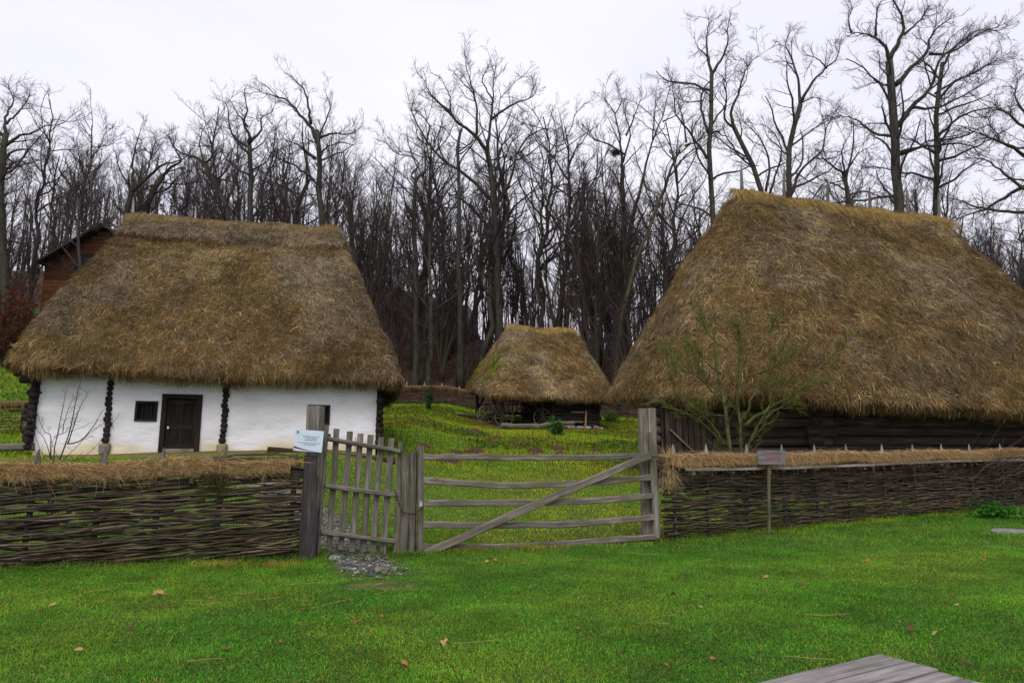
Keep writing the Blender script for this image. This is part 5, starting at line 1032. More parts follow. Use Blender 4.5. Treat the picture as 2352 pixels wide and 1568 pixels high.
G1, G2, G3 = 'slim straight bare trees of the wood', 'many stemmed bare hornbeams of the wood', 'thin bare saplings under the wood'
L1_, L2_, L3_ = 'slim straight bare tree among many in the dense winter wood', 'bare hornbeam with many upright stems among the trees of the wood', 'thin bare sapling growing under the tall trees of the wood'
protoA = [forest_tree(L1_, rng.uniform(19, 24), rng.uniform(.16, .26), rng.uniform(-1, 1), 26, .62, .12, .34, G1, col=c_) for c_ in ((1, 1, 1), (1.1, 1.1, .85), (.85, .85, .9), (1, .95, .9), (.9, .92, .8))]
protoB = [forest_tree(L2_, rng.uniform(16, 20), .3, 0, 44, .5, .16, .22, G2, stems=s_, col=(1.05, 1.1, .85)) for s_ in (5, 6)]
L4_ = 'crooked bare forest tree with spreading limbs among the trees of the wood'; G4 = 'crooked spreading bare trees of the wood'
protoD = [forest_tree(L4_, rng.uniform(19, 24), rng.uniform(.26, .36), rng.uniform(-2, 2), 17, .8, .07, .36, G4, wig=.24, l1=.48, crook=.014) for _ in range(4)]
protoC = [forest_tree(L3_, rng.uniform(6, 9), .07, .6, 16, .8, .1, .22, G3, name='sapling', fine=.7) for _ in range(3)]
used = set(); taken = []
def place(kind, x, y, sc=1.0, rz=None):
    z = float(H(x, y)) - .1; p_ = kind[rng.integers(0, len(kind))]
    if p_.name in used: o = copy_tree(p_)
    else: o = p_; used.add(p_.name)
    o.location = (x, y, z); o.rotation_euler = (rng.normal(0, .025), rng.normal(0, .025), rng.uniform(0, 6.28) if rz is None else rz); s = sc * rng.uniform(.85, 1.15); o.scale = (s, s, s * rng.uniform(.92, 1.08)); return o
def scatter(kind, n, u0, u1, y0, y1, sc, gap):
    c_ = 0
    for _ in range(n * 30):
        if c_ >= n: break
        y = y0 + (y1 - y0) * rng.random() ** .8; x = y * rng.uniform(u0, u1)
        if any((x - a) ** 2 + (y - b_) ** 2 < gap * gap for a, b_ in taken): continue
        if -47 < x < -32 and 59 < y < 73 or (-.735 < x / y < -.625 and y < 62): continue
        taken.append((x, y)); place(kind, x, y, sc); c_ += 1
scatter(protoD, 18, -.26, .26, 60, 84, 1.04, 2.8)
scatter(protoA, 13, -.24, .26, 58, 84, .85, 2.2)
scatter(protoB, 15, -.26, .26, 58, 78, .86, 2.6)
place(protoB, 7.4, 60, .95); place(protoB, 10.8, 61, .95); place(protoB, -8.0, 60, 1.0); place(protoB, 4.6, 63, 1.0)
scatter(protoD, 18, -.86, -.24, 58, 82, .80, 2.6); scatter(protoA, 20, -.88, -.22, 53, 84, .66, 1.8); scatter(protoB, 16, -.84, -.24, 54, 76, .66, 2.6)
scatter(protoD, 18, .26, .88, 56, 84, .84, 2.6); scatter(protoA, 18, .24, .88, 52, 84, .76, 1.8); scatter(protoB, 16, .26, .86, 50, 76, .74, 2.6)
scatter(protoA, 20, -.30, .30, 84, 118, .9, 1.8); scatter(protoD, 14, -.3, .3, 84, 112, .85, 3); scatter(protoA, 26, -.85, -.3, 84, 108, .8, 2); scatter(protoA, 22, .3, .85, 84, 108, .85, 2)
scatter(protoC, 60, -.24, .24, 55, 84, 1.0, 1.0)
scatter(protoB, 12, .42, .88, 50, 64, .72, 2.4); scatter(protoD, 9, .5, .9, 52, 68, .62, 2.6); scatter(protoC, 24, -.9, -.62, 52, 62, 1.0, 1.2)
# the depth of the wood, which reads as one mass of stems
fm = MB(); n = 760; y = rng.uniform(95, 150, n); x = y * rng.uniform(-.95, .95, n); z = H(x, y); h = rng.uniform(8, 19, n); t = np.linspace(0, 1, 5)
P = np.stack([x[:, None] + rng.normal(0, .25, (n, 5)).cumsum(1), y[:, None] + 0 * t, z[:, None] + h[:, None] * t], -1); r0 = rng.uniform(.05, .2, n); R = r0[:, None] * np.linspace(1, .2, 5)
fm.tubes(P, R, 5, TW(TWIG * 1.0, n)); b1 = grow(P, R, 13, .08, 1, .22, (.7, .25), .1, .12, 4, .014, Lmin=1, Lmax=4, rmin=.02); b2 = grow(*b1, 4, .2, 1, .5, (.6, .2), .1, .1, 3, .012, rmin=.016)
fm.tubes(*b1, 3, TW(TWIG, len(b1[0]))); fm.tubes(*b2, 3, TW(TWIG, len(b2[0]))); o = fm.build('far_wood', M['twig']); tag(o, 'deep background of the winter wood', 'wood', kind='stuff')
# pale pole, dark pole, nest
qd = at(1476, 792, 57.0); qd[2] = H(qd[0], qd[1]) - .2; mb = MB(); mb.beam(qd, at(1475, 733, 57), .22, .2, up=(0, -1, 0), segs=3, col=(.5, .5, .6)); mb.beam(at(1475, 733, 57) + [0, 0, .01], at(1475, 730, 57), .3, .28, up=(0, -1, 0), segs=1, col=(.5, .5, .6)); o = mb.build('dark_pole', M['dark_wood'], None, qd); tag(o, 'dark square post standing in the wood left of the barn roof', 'post')
qn = at(1414, 351, 61.6); mb = MB(); n = 240; c_ = qn + rng.normal(0, .22, (n, 3)) * [1, 1, .6]; d = unit(rng.normal(0, 1, (n, 3)) * [1, 1, .35]); mb.tubes(np.stack([c_ - d * .25, c_, c_ + d * .25], 1), np.full((n, 3), .014), 3, TW(TWIG, n)); o = mb.build('bird_nest', M['twig'], None, qn); tag(o, 'dark twiggy bird nest high in the oak behind the shed', 'nest')

# ------------------------------------------------------------------ beech thicket with brown leaves, boarded house on the hill
def leaf_quads(mb, ctr, size, col, flatness=0.0):
    n = len(ctr); a = unit(rng.normal(0, 1, (n, 3)) * [1, 1, 1 - flatness]); b_ = unit(np.cross(a, rng.normal(0, 1, (n, 3)) + [0, 0, 3 * flatness])); c_ = np.cross(a, b_)
    b_ = b_ if flatness == 0 else unit(np.cross(np.cross(a, [0, 0, 1.0]) * 0 + [0, 0, 1.0], a))
    s = size[:, None] if np.ndim(size) else size
    V = np.stack([ctr - a * s * .5, ctr + b_ * s * .32, ctr + a * s * .5, ctr - b_ * s * .32], 1); V[:, 1] += c_ * s * .08; V[:, 3] += c_ * s * .08
    i = np.arange(n)[:, None] * 4; return mb.add(V.reshape(-1, 3), [i + np.arange(4)[None]], np.repeat(col, 4, 0))
def beech():
    o = thing('beech_shrub', (0, 0, 0), 'bushy young beech keeping its rusty brown leaves left of the white cottage', 'shrub', 'rusty leaved beech shrubs left of the cottage')
    k = 8; n = 7; t = np.linspace(0, 1, k); az = rng.uniform(0, 6.28, n); P = np.stack([np.cos(az)[:, None] * t * rng.uniform(.3, 1.4, (n, 1)), np.sin(az)[:, None] * t * rng.uniform(.3, 1.4, (n, 1)), t[None] * rng.uniform(3.6, 5.6, (n, 1)) - .1], -1); R = np.full((n, 1), .05) * np.linspace(1, .2, k)
    tm = MB(); tm.tubes(P, R, 6, np.array([(1, 1, 1)] * n)); tm.build('trunk', M['bark'], o); cm = MB()
    b1 = grow(P, R, 12, .1, 1, .32, (.9, .25), .06, .15, 5, .015, Lmin=.5, rmin=.01); b2 = grow(*b1, 5, .2, 1, .5, (.6, .2), .03, .15, 4, .012, rmin=.007)
    cm.tubes(*b1, 4, TW(TWIG, len(b1[0]))); cm.tubes(*b2, 3, TW(TWIG, len(b2[0])))
    q = b2[0][:, 1:].reshape(-1, 3); q = q[rng.integers(0, len(q), 4600)] + rng.normal(0, .07, (4600, 3)); pal = np.array([(.12, .034, .016), (.19, .06, .02), (.065, .026, .018), (.13, .08, .022), (.08, .018, .015)])
    leaf_quads(cm, q, rng.uniform(.07, .15, len(q)), pal[rng.integers(0, 5, len(q))] * rng.uniform(.5, 1.3, (len(q), 1))); cm.build('crown', M['leaf'], o); return o
bp_ = [beech(), beech()]; fi = 0
for y, xs in ((46.0, np.arange(-46, -26, 2.0)), (49.5, np.arange(-47, -27, 2.2)), (54.0, np.arange(-52, -28, 2.2)), (58.0, np.arange(-60, -44, 2.2))):
    for x in xs:
        p_ = bp_[fi % 2]; o = p_ if fi < 2 else copy_tree(p_); fi += 1; X, Y_ = x + rng.normal(0, .4), y + rng.normal(0, .7); o.location = (X, Y_, float(H(X, Y_)) - .1); o.rotation_euler.z = rng.uniform(0, 6.28); s = rng.uniform(.85, 1.15); s *= .82 if y > 48 else .9; o.scale = (s, s, s * rng.uniform(.85, 1.1))
hY = 62.0; hx0, hx1 = -43.8, -33.2; hz = float(H(-39, hY)) - .2; hf = Frame(hx0, hY, 0)
hs = thing('boarded_house', (-38.5, hY, hz), 'orange brown boarded house with dark roof half hidden behind the trees on the left', 'house')
ez, pz = 19.6, 22.7
mb = MB(); hw = hx1 - hx0
nb = 26
for k in range(nb):
    z0, z1 = hz + k * (pz - hz) / nb, hz + (k + 1) * (pz - hz) / nb - .02
    ins = 0 if z1 <= ez else (z1 - ez) / (pz - ez) * hw / 2
    if hw - 2 * ins > .4: mb.box((ins, -.04 - .008 * (k % 2), z0), (hw - ins, .2, z1), hf, np.array([1, 1, 1]) * rng.uniform(.8, 1.1) * (1.0 if z1 < 17.8 else .38))
mb.box((.05, .25, hz), (hw - .05, 8, ez - .1), hf, (.5, .4, .4)); mb.build('wall', M['orange_board'], hs)
mb = MB()
for s in (-1, 1):
    e = (hw / 2 + .3); lo_ = np.array([hw / 2 + s * e, ez - .5]); hi_ = np.array([hw / 2 + s * .01, pz + .15])
    pts = [hf(lo_[0], -.9, lo_[1]), hf(hi_[0], -.9, hi_[1]), hf(hi_[0], 9, hi_[1]), hf(lo_[0], 9, lo_[1])]; dz_ = np.array([0, 0, .2]); v = np.array(pts + [q + dz_ for q in pts]); mb.add(v, [[(0, 1, 2, 3), (4, 7, 6, 5), (0, 4, 5, 1), (3, 2, 6, 7), (0, 3, 7, 4), (1, 5, 6, 2)]], (.05, .032, .03))
mb.build('roof', M['tile'], hs)
for (x0, x1, z0, z1) in ((2.85, 4.6, 17.9, 20.2), (6.3, 7.9, 17.9, 20.2)):
    mb = MB(); mb.box((x0, -.09, z0), (x1, -.055, z1), hf, (.012, .010, .012)); w_ = mb.build('window', M['black'], hs); mb = MB()
    mb.box((x0 - .12, -.11, z0 - .12), (x1 + .12, -.052, z0 - .002), hf, (.35, .3, .3)); mb.box((x0 - .12, -.11, z1 + .002), (x1 + .12, -.052, z1 + .12), hf, (.35, .3, .3)); mb.build('frame', M['orange_board'], w_)

# ------------------------------------------------------------------ small mossy tree before the barn, bare shrubs
C5 = lambda *a: [(1561.9 + .24605 * x, 661.5 + .24605 * y) for x, y in a]
mY = 14.1; b0 = at(1683, 1045, mY); mz = float(H(b0[0], mY)); mt = thing('mossy_tree', (b0[0], mY, mz), 'small many stemmed bare tree green with moss and lichen in front of the barn', 'tree')
def stem_set(paths, Y, zg, spread, jit=.01, n=14, base=True):
    P, R = [], []
    for pp, r0, r1, gr in paths:
        pts = [at(x, y, Y) for x, y in pp]
        if gr: q = pts[0].copy(); q[2] = zg - .1; pts = [q] + pts
        pts = np.array(pts); kk = np.linspace(0, 1, len(pts)); pts[:, 1] += rng.uniform(-1, 1) * spread * kk ** 1.3; P.append(smooth_path(pts, n, jit)); R.append(r0 + (r1 - r0) * np.linspace(0, 1, n) ** .8)
    return np.array(P), np.array(R)
P, R = stem_set([(C5((478, 1530), (462, 1300), (442, 1060), (375, 780), (350, 520), (395, 260)), .095, .012, 1), (C5((585, 1530), (597, 1290), (575, 1090), (582, 800), (645, 560), (662, 240)), .075, .012, 1), (C5((430, 1510), (330, 1350), (220, 1220), (60, 1130), (-80, 1090), (-190, 960)), .045, .01, 1), (C5((425, 1480), (310, 1300), (230, 1220), (110, 1120), (-30, 1010)), .055, .012, 0), (C5((605, 1480), (690, 1330), (775, 1210), (850, 1060), (960, 820)), .05, .012, 1), (C5((600, 1285), (700, 1200), (860, 1110), (1000, 1030), (1170, 930), (1420, 860)), .045, .01, 0), (C5((600, 1250), (630, 1080), (710, 950), (790, 830), (890, 640), (950, 500)), .04, .01, 0), (C5((775, 1215), (900, 1150), (1080, 1065), (1210, 1070)), .03, .008, 0), (C5((650, 1040), (760, 970), (860, 905), (1030, 885)), .028, .008, 0), (C5((440, 1100), (330, 1000), (270, 930), (90, 780), (30, 720)), .03, .008, 0), (C5((590, 830), (760, 780), (1000, 690), (1190, 550)), .028, .007, 0), (C5((380, 800), (270, 700), (190, 560), (120, 480)), .025, .007, 0), (C5((640, 570), (760, 490), (850, 380), (900, 250)), .025, .007, 0), (C5((1150, 940), (1260, 780), (1400, 640), (1560, 500)), .025, .007, 0), (C5((420, 1190), (330, 1185), (250, 1180), (180, 1120)), .016, .006, 0), (C5((60, 1130), (-40, 1000), (-120, 800), (-160, 600)), .022, .006, 0), (C5((110, 1120), (40, 900), (0, 700), (-60, 480)), .024, .006, 0), (C5((350, 520), (250, 420), (180, 280)), .018, .005, 0), (C5((300, 980), (200, 760), (150, 560)), .02, .006, 0), (C5((600, 700), (560, 520), (520, 330)), .018, .005, 0)], mY, mz, .7)
R = R * .78; tm = MB(); tm.tubes(P, R, 8, np.array([(1, 1, 1)] * len(P)), cap=True); tm.build('trunk', M['moss_bark'], mt); cm = MB(); GT = np.array([.105, .118, .017])
b1 = grow(P, R, 17, .4, 1, .22, (.6, .25), .13, .16, 6, .010, Lmin=.25, Lmax=.9, rmin=.005); b2 = grow(*b1, 6, .15, 1, .5, (.6, .25), .05, .15, 4, .011, Lmin=.12, Lmax=.45, rmin=.0038); b3 = grow(*b2, 3, .2, 1, .6, (.6, .25), .05, .1, 3, .01, Lmin=.07, Lmax=.25, rmin=.0026)
for (p_, r_), sd in ((b1, 5), (b2, 4), (b3, 3)): cm.tubes(p_, r_, sd, np.where((rng.random(len(p_)) < .25)[:, None], TWIG, GT) * rng.uniform(.6, 1.5, (len(p_), 1)))
cm.build('crown', M['twig'], mt)
C6 = lambda *a: [(.1758 * x, 808.5 + .1758 * y) for x, y in a]
sY = 13.4; b0 = at(131, 1064, sY); sz = float(H(b0[0], sY)); sh = thing('bare_shrub', (b0[0], sY, sz), 'leafless dark purple shrub in front of the left end of the white wall', 'shrub')
Bs = (740, 1480)
P, R = stem_set([(C6(Bs, (850, 1240), (910, 1080), (960, 850), (1000, 600), (1050, 420), (1130, 200)), .022, .004, 1), (C6((690, 1440), (655, 1300), (685, 1050), (715, 750), (750, 420)), .018, .004, 1), (C6(Bs, (620, 1330), (540, 1150), (510, 1065), (400, 1030), (300, 830), (260, 700)), .014, .003, 1), (C6((660, 1400), (660, 1180), (640, 1065), (540, 1050), (470, 920), (420, 810)), .013, .003, 0), (C6((890, 1195), (1020, 1185), (1150, 1130), (1300, 980), (1480, 760)), .014, .003, 0), (C6((880, 1200), (960, 1000), (1050, 760), (1200, 500)), .013, .003, 0), (C6(Bs, (560, 1420), (440, 1200), (390, 1080), (330, 900)), .01, .003, 1), (C6(Bs, (900, 1380), (1060, 1270), (1250, 1080), (1600, 880)), .011, .003, 1), (C6((700, 1110), (830, 1050), (900, 960), (960, 840)), .008, .003, 0), (C6((820, 1050), (810, 900), (850, 650), (910, 460)), .008, .002, 0), (C6(Bs, (480, 1480), (350, 1350), (260, 1230)), .009, .003, 1), (C6(Bs, (1000, 1420), (1200, 1300), (1420, 1000), (1560, 800)), .01, .003, 1)], sY, sz, .4, .004)
tm = MB(); tm.tubes(P, R, 6, np.array([(.04, .028, .034)] * len(P))); tm.build('stems', M['twig'], sh); cm = MB()
b1 = grow(P, R, 7, .15, 1, .2, (.8, .3), .05, .1, 5, .01, Lmin=.12, Lmax=.5, rmin=.0028); b2 = grow(*b1, 3, .2, 1, .5, (.7, .2), .03, .1, 3, .01, Lmin=.06, Lmax=.2, rmin=.0022); cm.tubes(*b1, 4, TW((.045, .03, .036), len(b1[0]))); cm.tubes(*b2, 3, TW((.045, .03, .036), len(b2[0]))); cm.build('crown', M['twig'], sh)
bY = 17.3; q = at(2262, 1030, bY); q[2] = H(q[0], bY); n = 60; bs = thing('brushwood', q, 'heap of thin reddish brushwood behind the right fence under the barn eaves', 'brushwood')
k = 6; t = np.linspace(-.5, .5, k); d = unit(np.stack([rng.normal(1, .4, n), rng.normal(0, .3, n), rng.normal(.25, .25, n)], 1)); c_ = q + np.stack([rng.normal(0, .5, n), rng.normal(0, .2, n), rng.uniform(.9, 1.35, n)], 1); P = c_[:, None] + d[:, None] * t[None, :, None] * rng.uniform(.8, 2.0, (n, 1, 1)) + rng.normal(0, .02, (n, k, 3)); cm = MB(); cm.tubes(P, np.full((n, 1), .008) * np.linspace(1, .5, k), 4, TW((.075, .045, .04), n)); cm.build('sticks', M['twig'], bs)
# leafy plants
def leafy(name, label, ctr, h, w, n, col, size, cat='plant'):
    o = thing(name, ctr, label, cat); m = 9; az = rng.uniform(0, 6.28, m); t = np.linspace(0, 1, 5); rr = rng.uniform(.3, 1, (m, 1)) * w
    P = ctr + np.stack([np.cos(az)[:, None] * t * rr, np.sin(az)[:, None] * t * rr, t[None] * h * rng.uniform(.5, 1, (m, 1)) - .03], -1); tm = MB(); tm.tubes(P, np.full((m, 5), .008), 4, np.array([(.05, .06, .02)] * m)); tm.build('stems', M['twig'], o)
    q = P[:, 1:].reshape(-1, 3); q = q[rng.integers(0, len(q), n)] + rng.normal(0, .12 * w + .03, (n, 3)); q[:, 2] = np.maximum(q[:, 2], ctr[2] + .02); lm = MB(); leaf_quads(lm, q, rng.uniform(.6, 1.3, n) * size, np.array(col) * rng.uniform(.5, 1.4, (n, 1))); lm.build('leaves', M['green_leaf'], o); return o
leafy('leafy_plant', 'bushy dark green plant growing before the log in front of the shed', ground_at(1278, 1000), .85, .6, 420, (.03, .12, .02), .16)
leafy('leafy_plant', 'low green plant at the right corner of the shed', ground_at(1404, 970), .7, .9, 420, (.06, .12, .015), .16)
leafy('ivy_clump', 'dark ivy clump climbing the far fence behind the yard', ground_at(983, 942) + [0, -.1, 0], 1.5, .35, 320, (.02, .07, .02), .15, 'ivy')
leafy('nettle_patch', 'clump of broad green leaves at the foot of the right fence near the picture edge', ground_at(2270, 1190), .25, .8, 500, (.035, .15, .012), .10)

# ------------------------------------------------------------------ grass, litter, gravel, leaves
def in_barn(x, y): a, p = FB_local(x, y); return (a > -3.2) & (a < 11.4) & (p > 1.1) & (p < 8.1)
def in_cot(x, y): a, p = FC_local(x, y); return (a > -.1) & (a < 9.2) & (p > -.35) & (p < 6.9)
def in_shed(x, y): a, p = FS_local(x, y); return (a > .2) & (a < 7.2) & (p > .3) & (p < 5.8)
def in_bw(x, y): d = np.stack([x - p_l[0], y - p_l[1]], 1); a = d @ dA_[:2]; e = d @ dB_[:2]; det = dA_[0] * dB_[1] - dA_[1] * dB_[0]; aa = (d[:, 0] * dB_[1] - d[:, 1] * dB_[0]) / det; bb = (dA_[0] * d[:, 1] - dA_[1] * d[:, 0]) / det; return (aa > 0.02) & (bb > .01) & (aa < 3.3) & (bb < 1.75)
def grass(name, n, y0, y1, u0, u1, hgt, wid, pal, power=1.0, segs=2, keep=None, lean=.45):
    y = y0 + (y1 - y0) * rng.random(n) ** power; x = y * rng.uniform(u0, u1, n) ; ok = ~(in_barn(x, y) | in_cot(x, y) | in_shed(x, y) | in_bw(x, y))
    pd = path_dist(x, y); ok &= ~((pd < .5 + .3 * (rng.random(n) - .5)) & (y > PATH[0, 1] + .5) & (y < 16) & (rng.random(n) < .93)); ok &= ~((pd < .7) & (y >= 16) & (rng.random(n) < .6)); bare = np.hypot(x - PATH[0, 0] + .05, (y - PATH[0, 1] - .05) * 1.6) < .55; ok &= ~(bare & (rng.random(n) < .75))
    ca_, pa_ = FC_local(x, y); ok &= ~((pa_ > -1.1) & (pa_ < 0) & (ca_ > .8) & (ca_ < 10.2) & (rng.random(n) < .88 * sst((pa_ + 1.1) / .5)))
    if keep is not None: ok &= keep(x, y)
    x, y = x[ok], y[ok]; n = len(x); p3 = np.stack([x, y, 0 * x], 1); f1 = fbm(p3 * .55, 3, 51); f2 = fbm(p3 * 2.0, 3, 52); f3 = fbm(p3 * .22, 2, 53)
    z = Hn(x, y) - .006; h = hgt * rng.uniform(.45, 1.25, n) * (.75 + .5 * f2); az = rng.uniform(0, 6.28, n); ln = rng.normal(lean, .3, n)
    d = np.stack([np.cos(az), np.sin(az), 0 * az], 1); wv = np.stack([-np.sin(az + rng.normal(0, .5, n)), np.cos(az), 0 * az], 1); base = np.stack([x, y, z], 1)
    pts = [base]
    if segs == 2: pts.append(base + np.array([0, 0, 1]) * (h * .6)[:, None] + d * (h * ln * .35)[:, None])
    pts.append(base + np.array([0, 0, 1]) * (h * (1 - .25 * np.abs(ln)))[:, None] + d * (h * ln)[:, None])
    c_ = pal(f1, f2, f3, rng.random(n), x, y); mb = MB(); P = np.stack(pts, 1); mb.ribbons(P, unit(wv), wid * rng.uniform(.7, 1.3, n), c_ * rng.uniform(.6, 1.3, (n, 1)))
    o = mb.build(name, M['grass']); tag(o, kind='stuff'); return o
GR = [np.array(v) for v in ((.058, .225, .012), (.11, .29, .016), (.23, .34, .018), (.37, .40, .022), (.30, .2, .06))]
def pal_lawn(f1, f2, f3, r, x, y):
    c_ = GR[0] + (GR[1] - GR[0]) * sst((f1 - .3) / .35)[:, None]; ye = sst((fbm(np.stack([x, y, 0 * x], 1) * .8, 3, 61) - .46) / .2); c_ = np.where((r < .10 + .26 * ye)[:, None], GR[2], c_); c_ = np.where((r > .955 - .05 * ye)[:, None], GR[4], c_)
    dull = sst((fbm(np.stack([x, y, 0 * x], 1) * 3.2, 3, 62) - .5) / .14); return 1.12 * (c_ * (1 - .22 * dull)[:, None] + np.array([.09, .06, .02]) * (.2 * dull)[:, None])
def pal_yard(f1, f2, f3, r, x, y):
    ye = sst((fbm(np.stack([x, y, 0 * x], 1) * .35, 3, 63) - .36) / .25) * (.45 + .55 * sst((x + 4) / 6)); c_ = GR[1] + (GR[2] - GR[1]) * f1[:, None]; c_ = np.where((r < .42 * ye)[:, None], GR[3], c_); c_ = np.where((r > .96)[:, None], GR[4], c_); return c_ * np.array([1.36, 1.2, 1.1])
fence_y = lambda x: gate_line(x) - .5
grass('lawn_grass', 560000, 4.6, 11.2, -.83, .83, .031, .0066, pal_lawn, .85, 2, lean=.8)
grass('lawn_grass', 110000, 3.0, 12.5, .82, 1.45, .034, .008, pal_lawn, .8, 2, lean=.8)
grass('lawn_grass', 110000, 3.0, 10.4, -1.45, -.82, .034, .008, pal_lawn, .8, 2, lean=.8)
grass('lawn_grass', 50000, 2.6, 4.7, -.84, .84, .031, .0066, pal_lawn, .85, 2, lean=.8)
grass('lawn_grass', 150000, 11.2, 20, -.2, .86, .05, .010, lambda *a: pal_lawn(*a), .9, 1, keep=lambda x, y: y < fence_y(x) + .35)
grass('lawn_grass', 90000, 10.6, 13, -.84, -.05, .05, .010, pal_lawn, 1, 1)
grass('yard_grass', 330000, 11.4, 22, -.82, .86, .040, .012, pal_yard, .8, 1, keep=lambda x, y: y > fence_y(x) + .2)
grass('yard_grass', 190000, 21, 54, -.22, .24, .075, .026, pal_yard, .8, 1)
grass('yard_grass', 60000, 18, 50, -.95, -.62, .12, .030, pal_yard, .9, 1)
def tuft_col(f1, f2, f3, r, x, y): return np.where((r < .5)[:, None], GR[4] * 1.1, GR[3] * .9)
for i_, (vx, vy, sx, sy, n) in enumerate(((1180, 1262, 1.0, .12, 2600), (1060, 1266, .35, .12, 1500), (560, 1300, .8, .12, 2600))):
    qq = ground_at(vx, vy); grass('dry_grass', n * 3, max(qq[1] - sy * 3, 4), qq[1] + sy * 3, (qq[0] - sx) / qq[1], (qq[0] + sx) / qq[1], .10, .005, tuft_col, 1, 2, lean=1.1, keep=lambda x, y: rng.random(len(x)) < .5 * np.exp(-2.2 * (((x - qq[0]) / sx) ** 2 + ((y - qq[1]) / (sy * 2)) ** 2)) * (.3 + 1.4 * (fbm(np.stack([x, y, 0 * x], 1) * 5, 2, 91) > .5)))
# broad leaved ground cover in the upper yard and along the right fence
def cover(name, n, y0, y1, x0, x1, size, cols, keep, hh):
    x = rng.uniform(x0, x1, n); y = rng.uniform(y0, y1, n); ok = keep(x, y); x, y = x[ok], y[ok]; n = len(x); c_ = np.stack([x, y, Hn(x, y) + hh * rng.random(n) + .01], 1); pal = np.array(cols); mb = MB(); f = fbm(np.stack([x, y, 0 * x], 1) * .45, 2, 66); k = np.clip((f * 1.6 - .3 + rng.normal(0, .22, n)) * len(pal), 0, len(pal) - 1).astype(int)
    leaf_quads(mb, c_, rng.uniform(.6, 1.3, n) * size, pal[k] * rng.uniform(.55, 1.3, (n, 1)), .55); tag(mb.build(name, M['green_leaf']), kind='stuff')
cover('ground_cover', 60000, 27, 53.3, -10, 12, .13, [(.03, .11, .012), (.06, .15, .012), (.12, .17, .014), (.20, .20, .014), (.22, .17, .02)], lambda x, y: ~in_shed(x, y) & (np.abs(x / y) < .24) & (fbm(np.stack([x, y, 0 * x], 1) * .3, 2, 67) > .36), .14)
cover('ground_cover', 9000, 10.8, 20, 2, 16.5, .05, [(.03, .12, .01), (.05, .16, .012), (.10, .17, .014), (.13, .12, .02)], lambda x, y: (y < fence_y(x) + .35) & (y > fence_y(x) - 1.3 * rng.random(len(x)) ** 1.5), .05)
cover('ground_cover', 3500, 9.7, 10.9, -9, -1.9, .05, [(.03, .12, .01), (.06, .13, .012), (.13, .12, .02)], lambda x, y: rng.random(len(x)) < sst((y - 9.7) / 1), .05)
cover('ground_cover', 14000, 24, 50, -40, -15, .16, [(.03, .11, .012), (.06, .14, .012), (.15, .17, .014)], lambda x, y: x / y < -.6, .14)
n = 420; x = rng.uniform(-5, 9, n); y = rng.uniform(20, 34, n); ok = np.abs(x / y) < .23; x, y = x[ok], y[ok]; n = len(x); z = Hn(x, y); h = rng.uniform(.2, .6, n); t = np.linspace(0, 1, 4); az = rng.uniform(0, 6.28, n); P = np.stack([x[:, None] + np.cos(az)[:, None] * h[:, None] * .25 * t ** 2, y[:, None] + 0 * t, z[:, None] + h[:, None] * t], -1); mb = MB(); mb.tubes(P, np.full((n, 4), .009), 3, TW((.09, .07, .025), n)); tag(mb.build('dry_weeds', M['twig']), kind='stuff')
cover('clover', 26000, 4.7, 10.6, -8.6, 8.6, .020, [(.04, .16, .012), (.07, .20, .014), (.13, .22, .016), (.16, .12, .03)], lambda x, y: (np.abs(x / y) < .83) & ~in_bw(x, y) & (fbm(np.stack([x, y, 0 * x], 1) * 1.3, 3, 68) > .48) & (path_dist(x, y) > .55), .03)
def pal_edge(f1, f2, f3, r, x, y): c_ = pal_lawn(f1, f2, f3, r, x, y); k_ = rng.random(len(x)); return np.where((k_ < .34)[:, None], GR[4] * .8, np.where((k_ > .8)[:, None], c_ * .6, c_))
# longer grass left uncut at the feet of fences and posts
for vx, vy, sx, n in ((300, 1296, 4.2, 9000), (948, 1276, .35, 1400), (716, 1290, .3, 900), (1500, 1238, .3, 1200)):
    qq = ground_at(vx, vy); sl_ = (A1 - A0)[1] / (A1 - A0)[0] if sx > 1 else 0
    grass('long_grass', n, qq[1] - .8, qq[1] + .8, (qq[0] - sx) / qq[1], (qq[0] + sx) / qq[1], .10, .006, pal_edge, 1, 2, lean=.6, keep=lambda x, y: np.abs(y - qq[1] - sl_ * (x - qq[0]) + .02) < .13)
qa, qb = B0, B1
grass('long_grass', 60000, 11.5, 20.4, .2, .86, .11, .008, pal_edge, 1, 2, lean=.6, keep=lambda x, y: np.abs(y - (qa[1] + (x - qa[0]) * (qb - qa)[1] / (qb - qa)[0]) + .06) < .16)
# fallen leaves over the forest floor
n = 46000; y = rng.uniform(53.6, 92, n); x = y * rng.uniform(-.3, .32, n); c_ = np.stack([x, y, Hn(x, y) + rng.uniform(.01, .08, n)], 1); pal = np.array([(.15, .06, .035), (.10, .042, .028), (.21, .095, .05), (.06, .028, .02)]); mb = MB(); leaf_quads(mb, c_, rng.uniform(.10, .2, n), pal[rng.integers(0, 4, n)] * rng.uniform(.5, 1.25, (n, 1)), .5); tag(mb.build('leaf_litter', M['leaf']), kind='stuff')
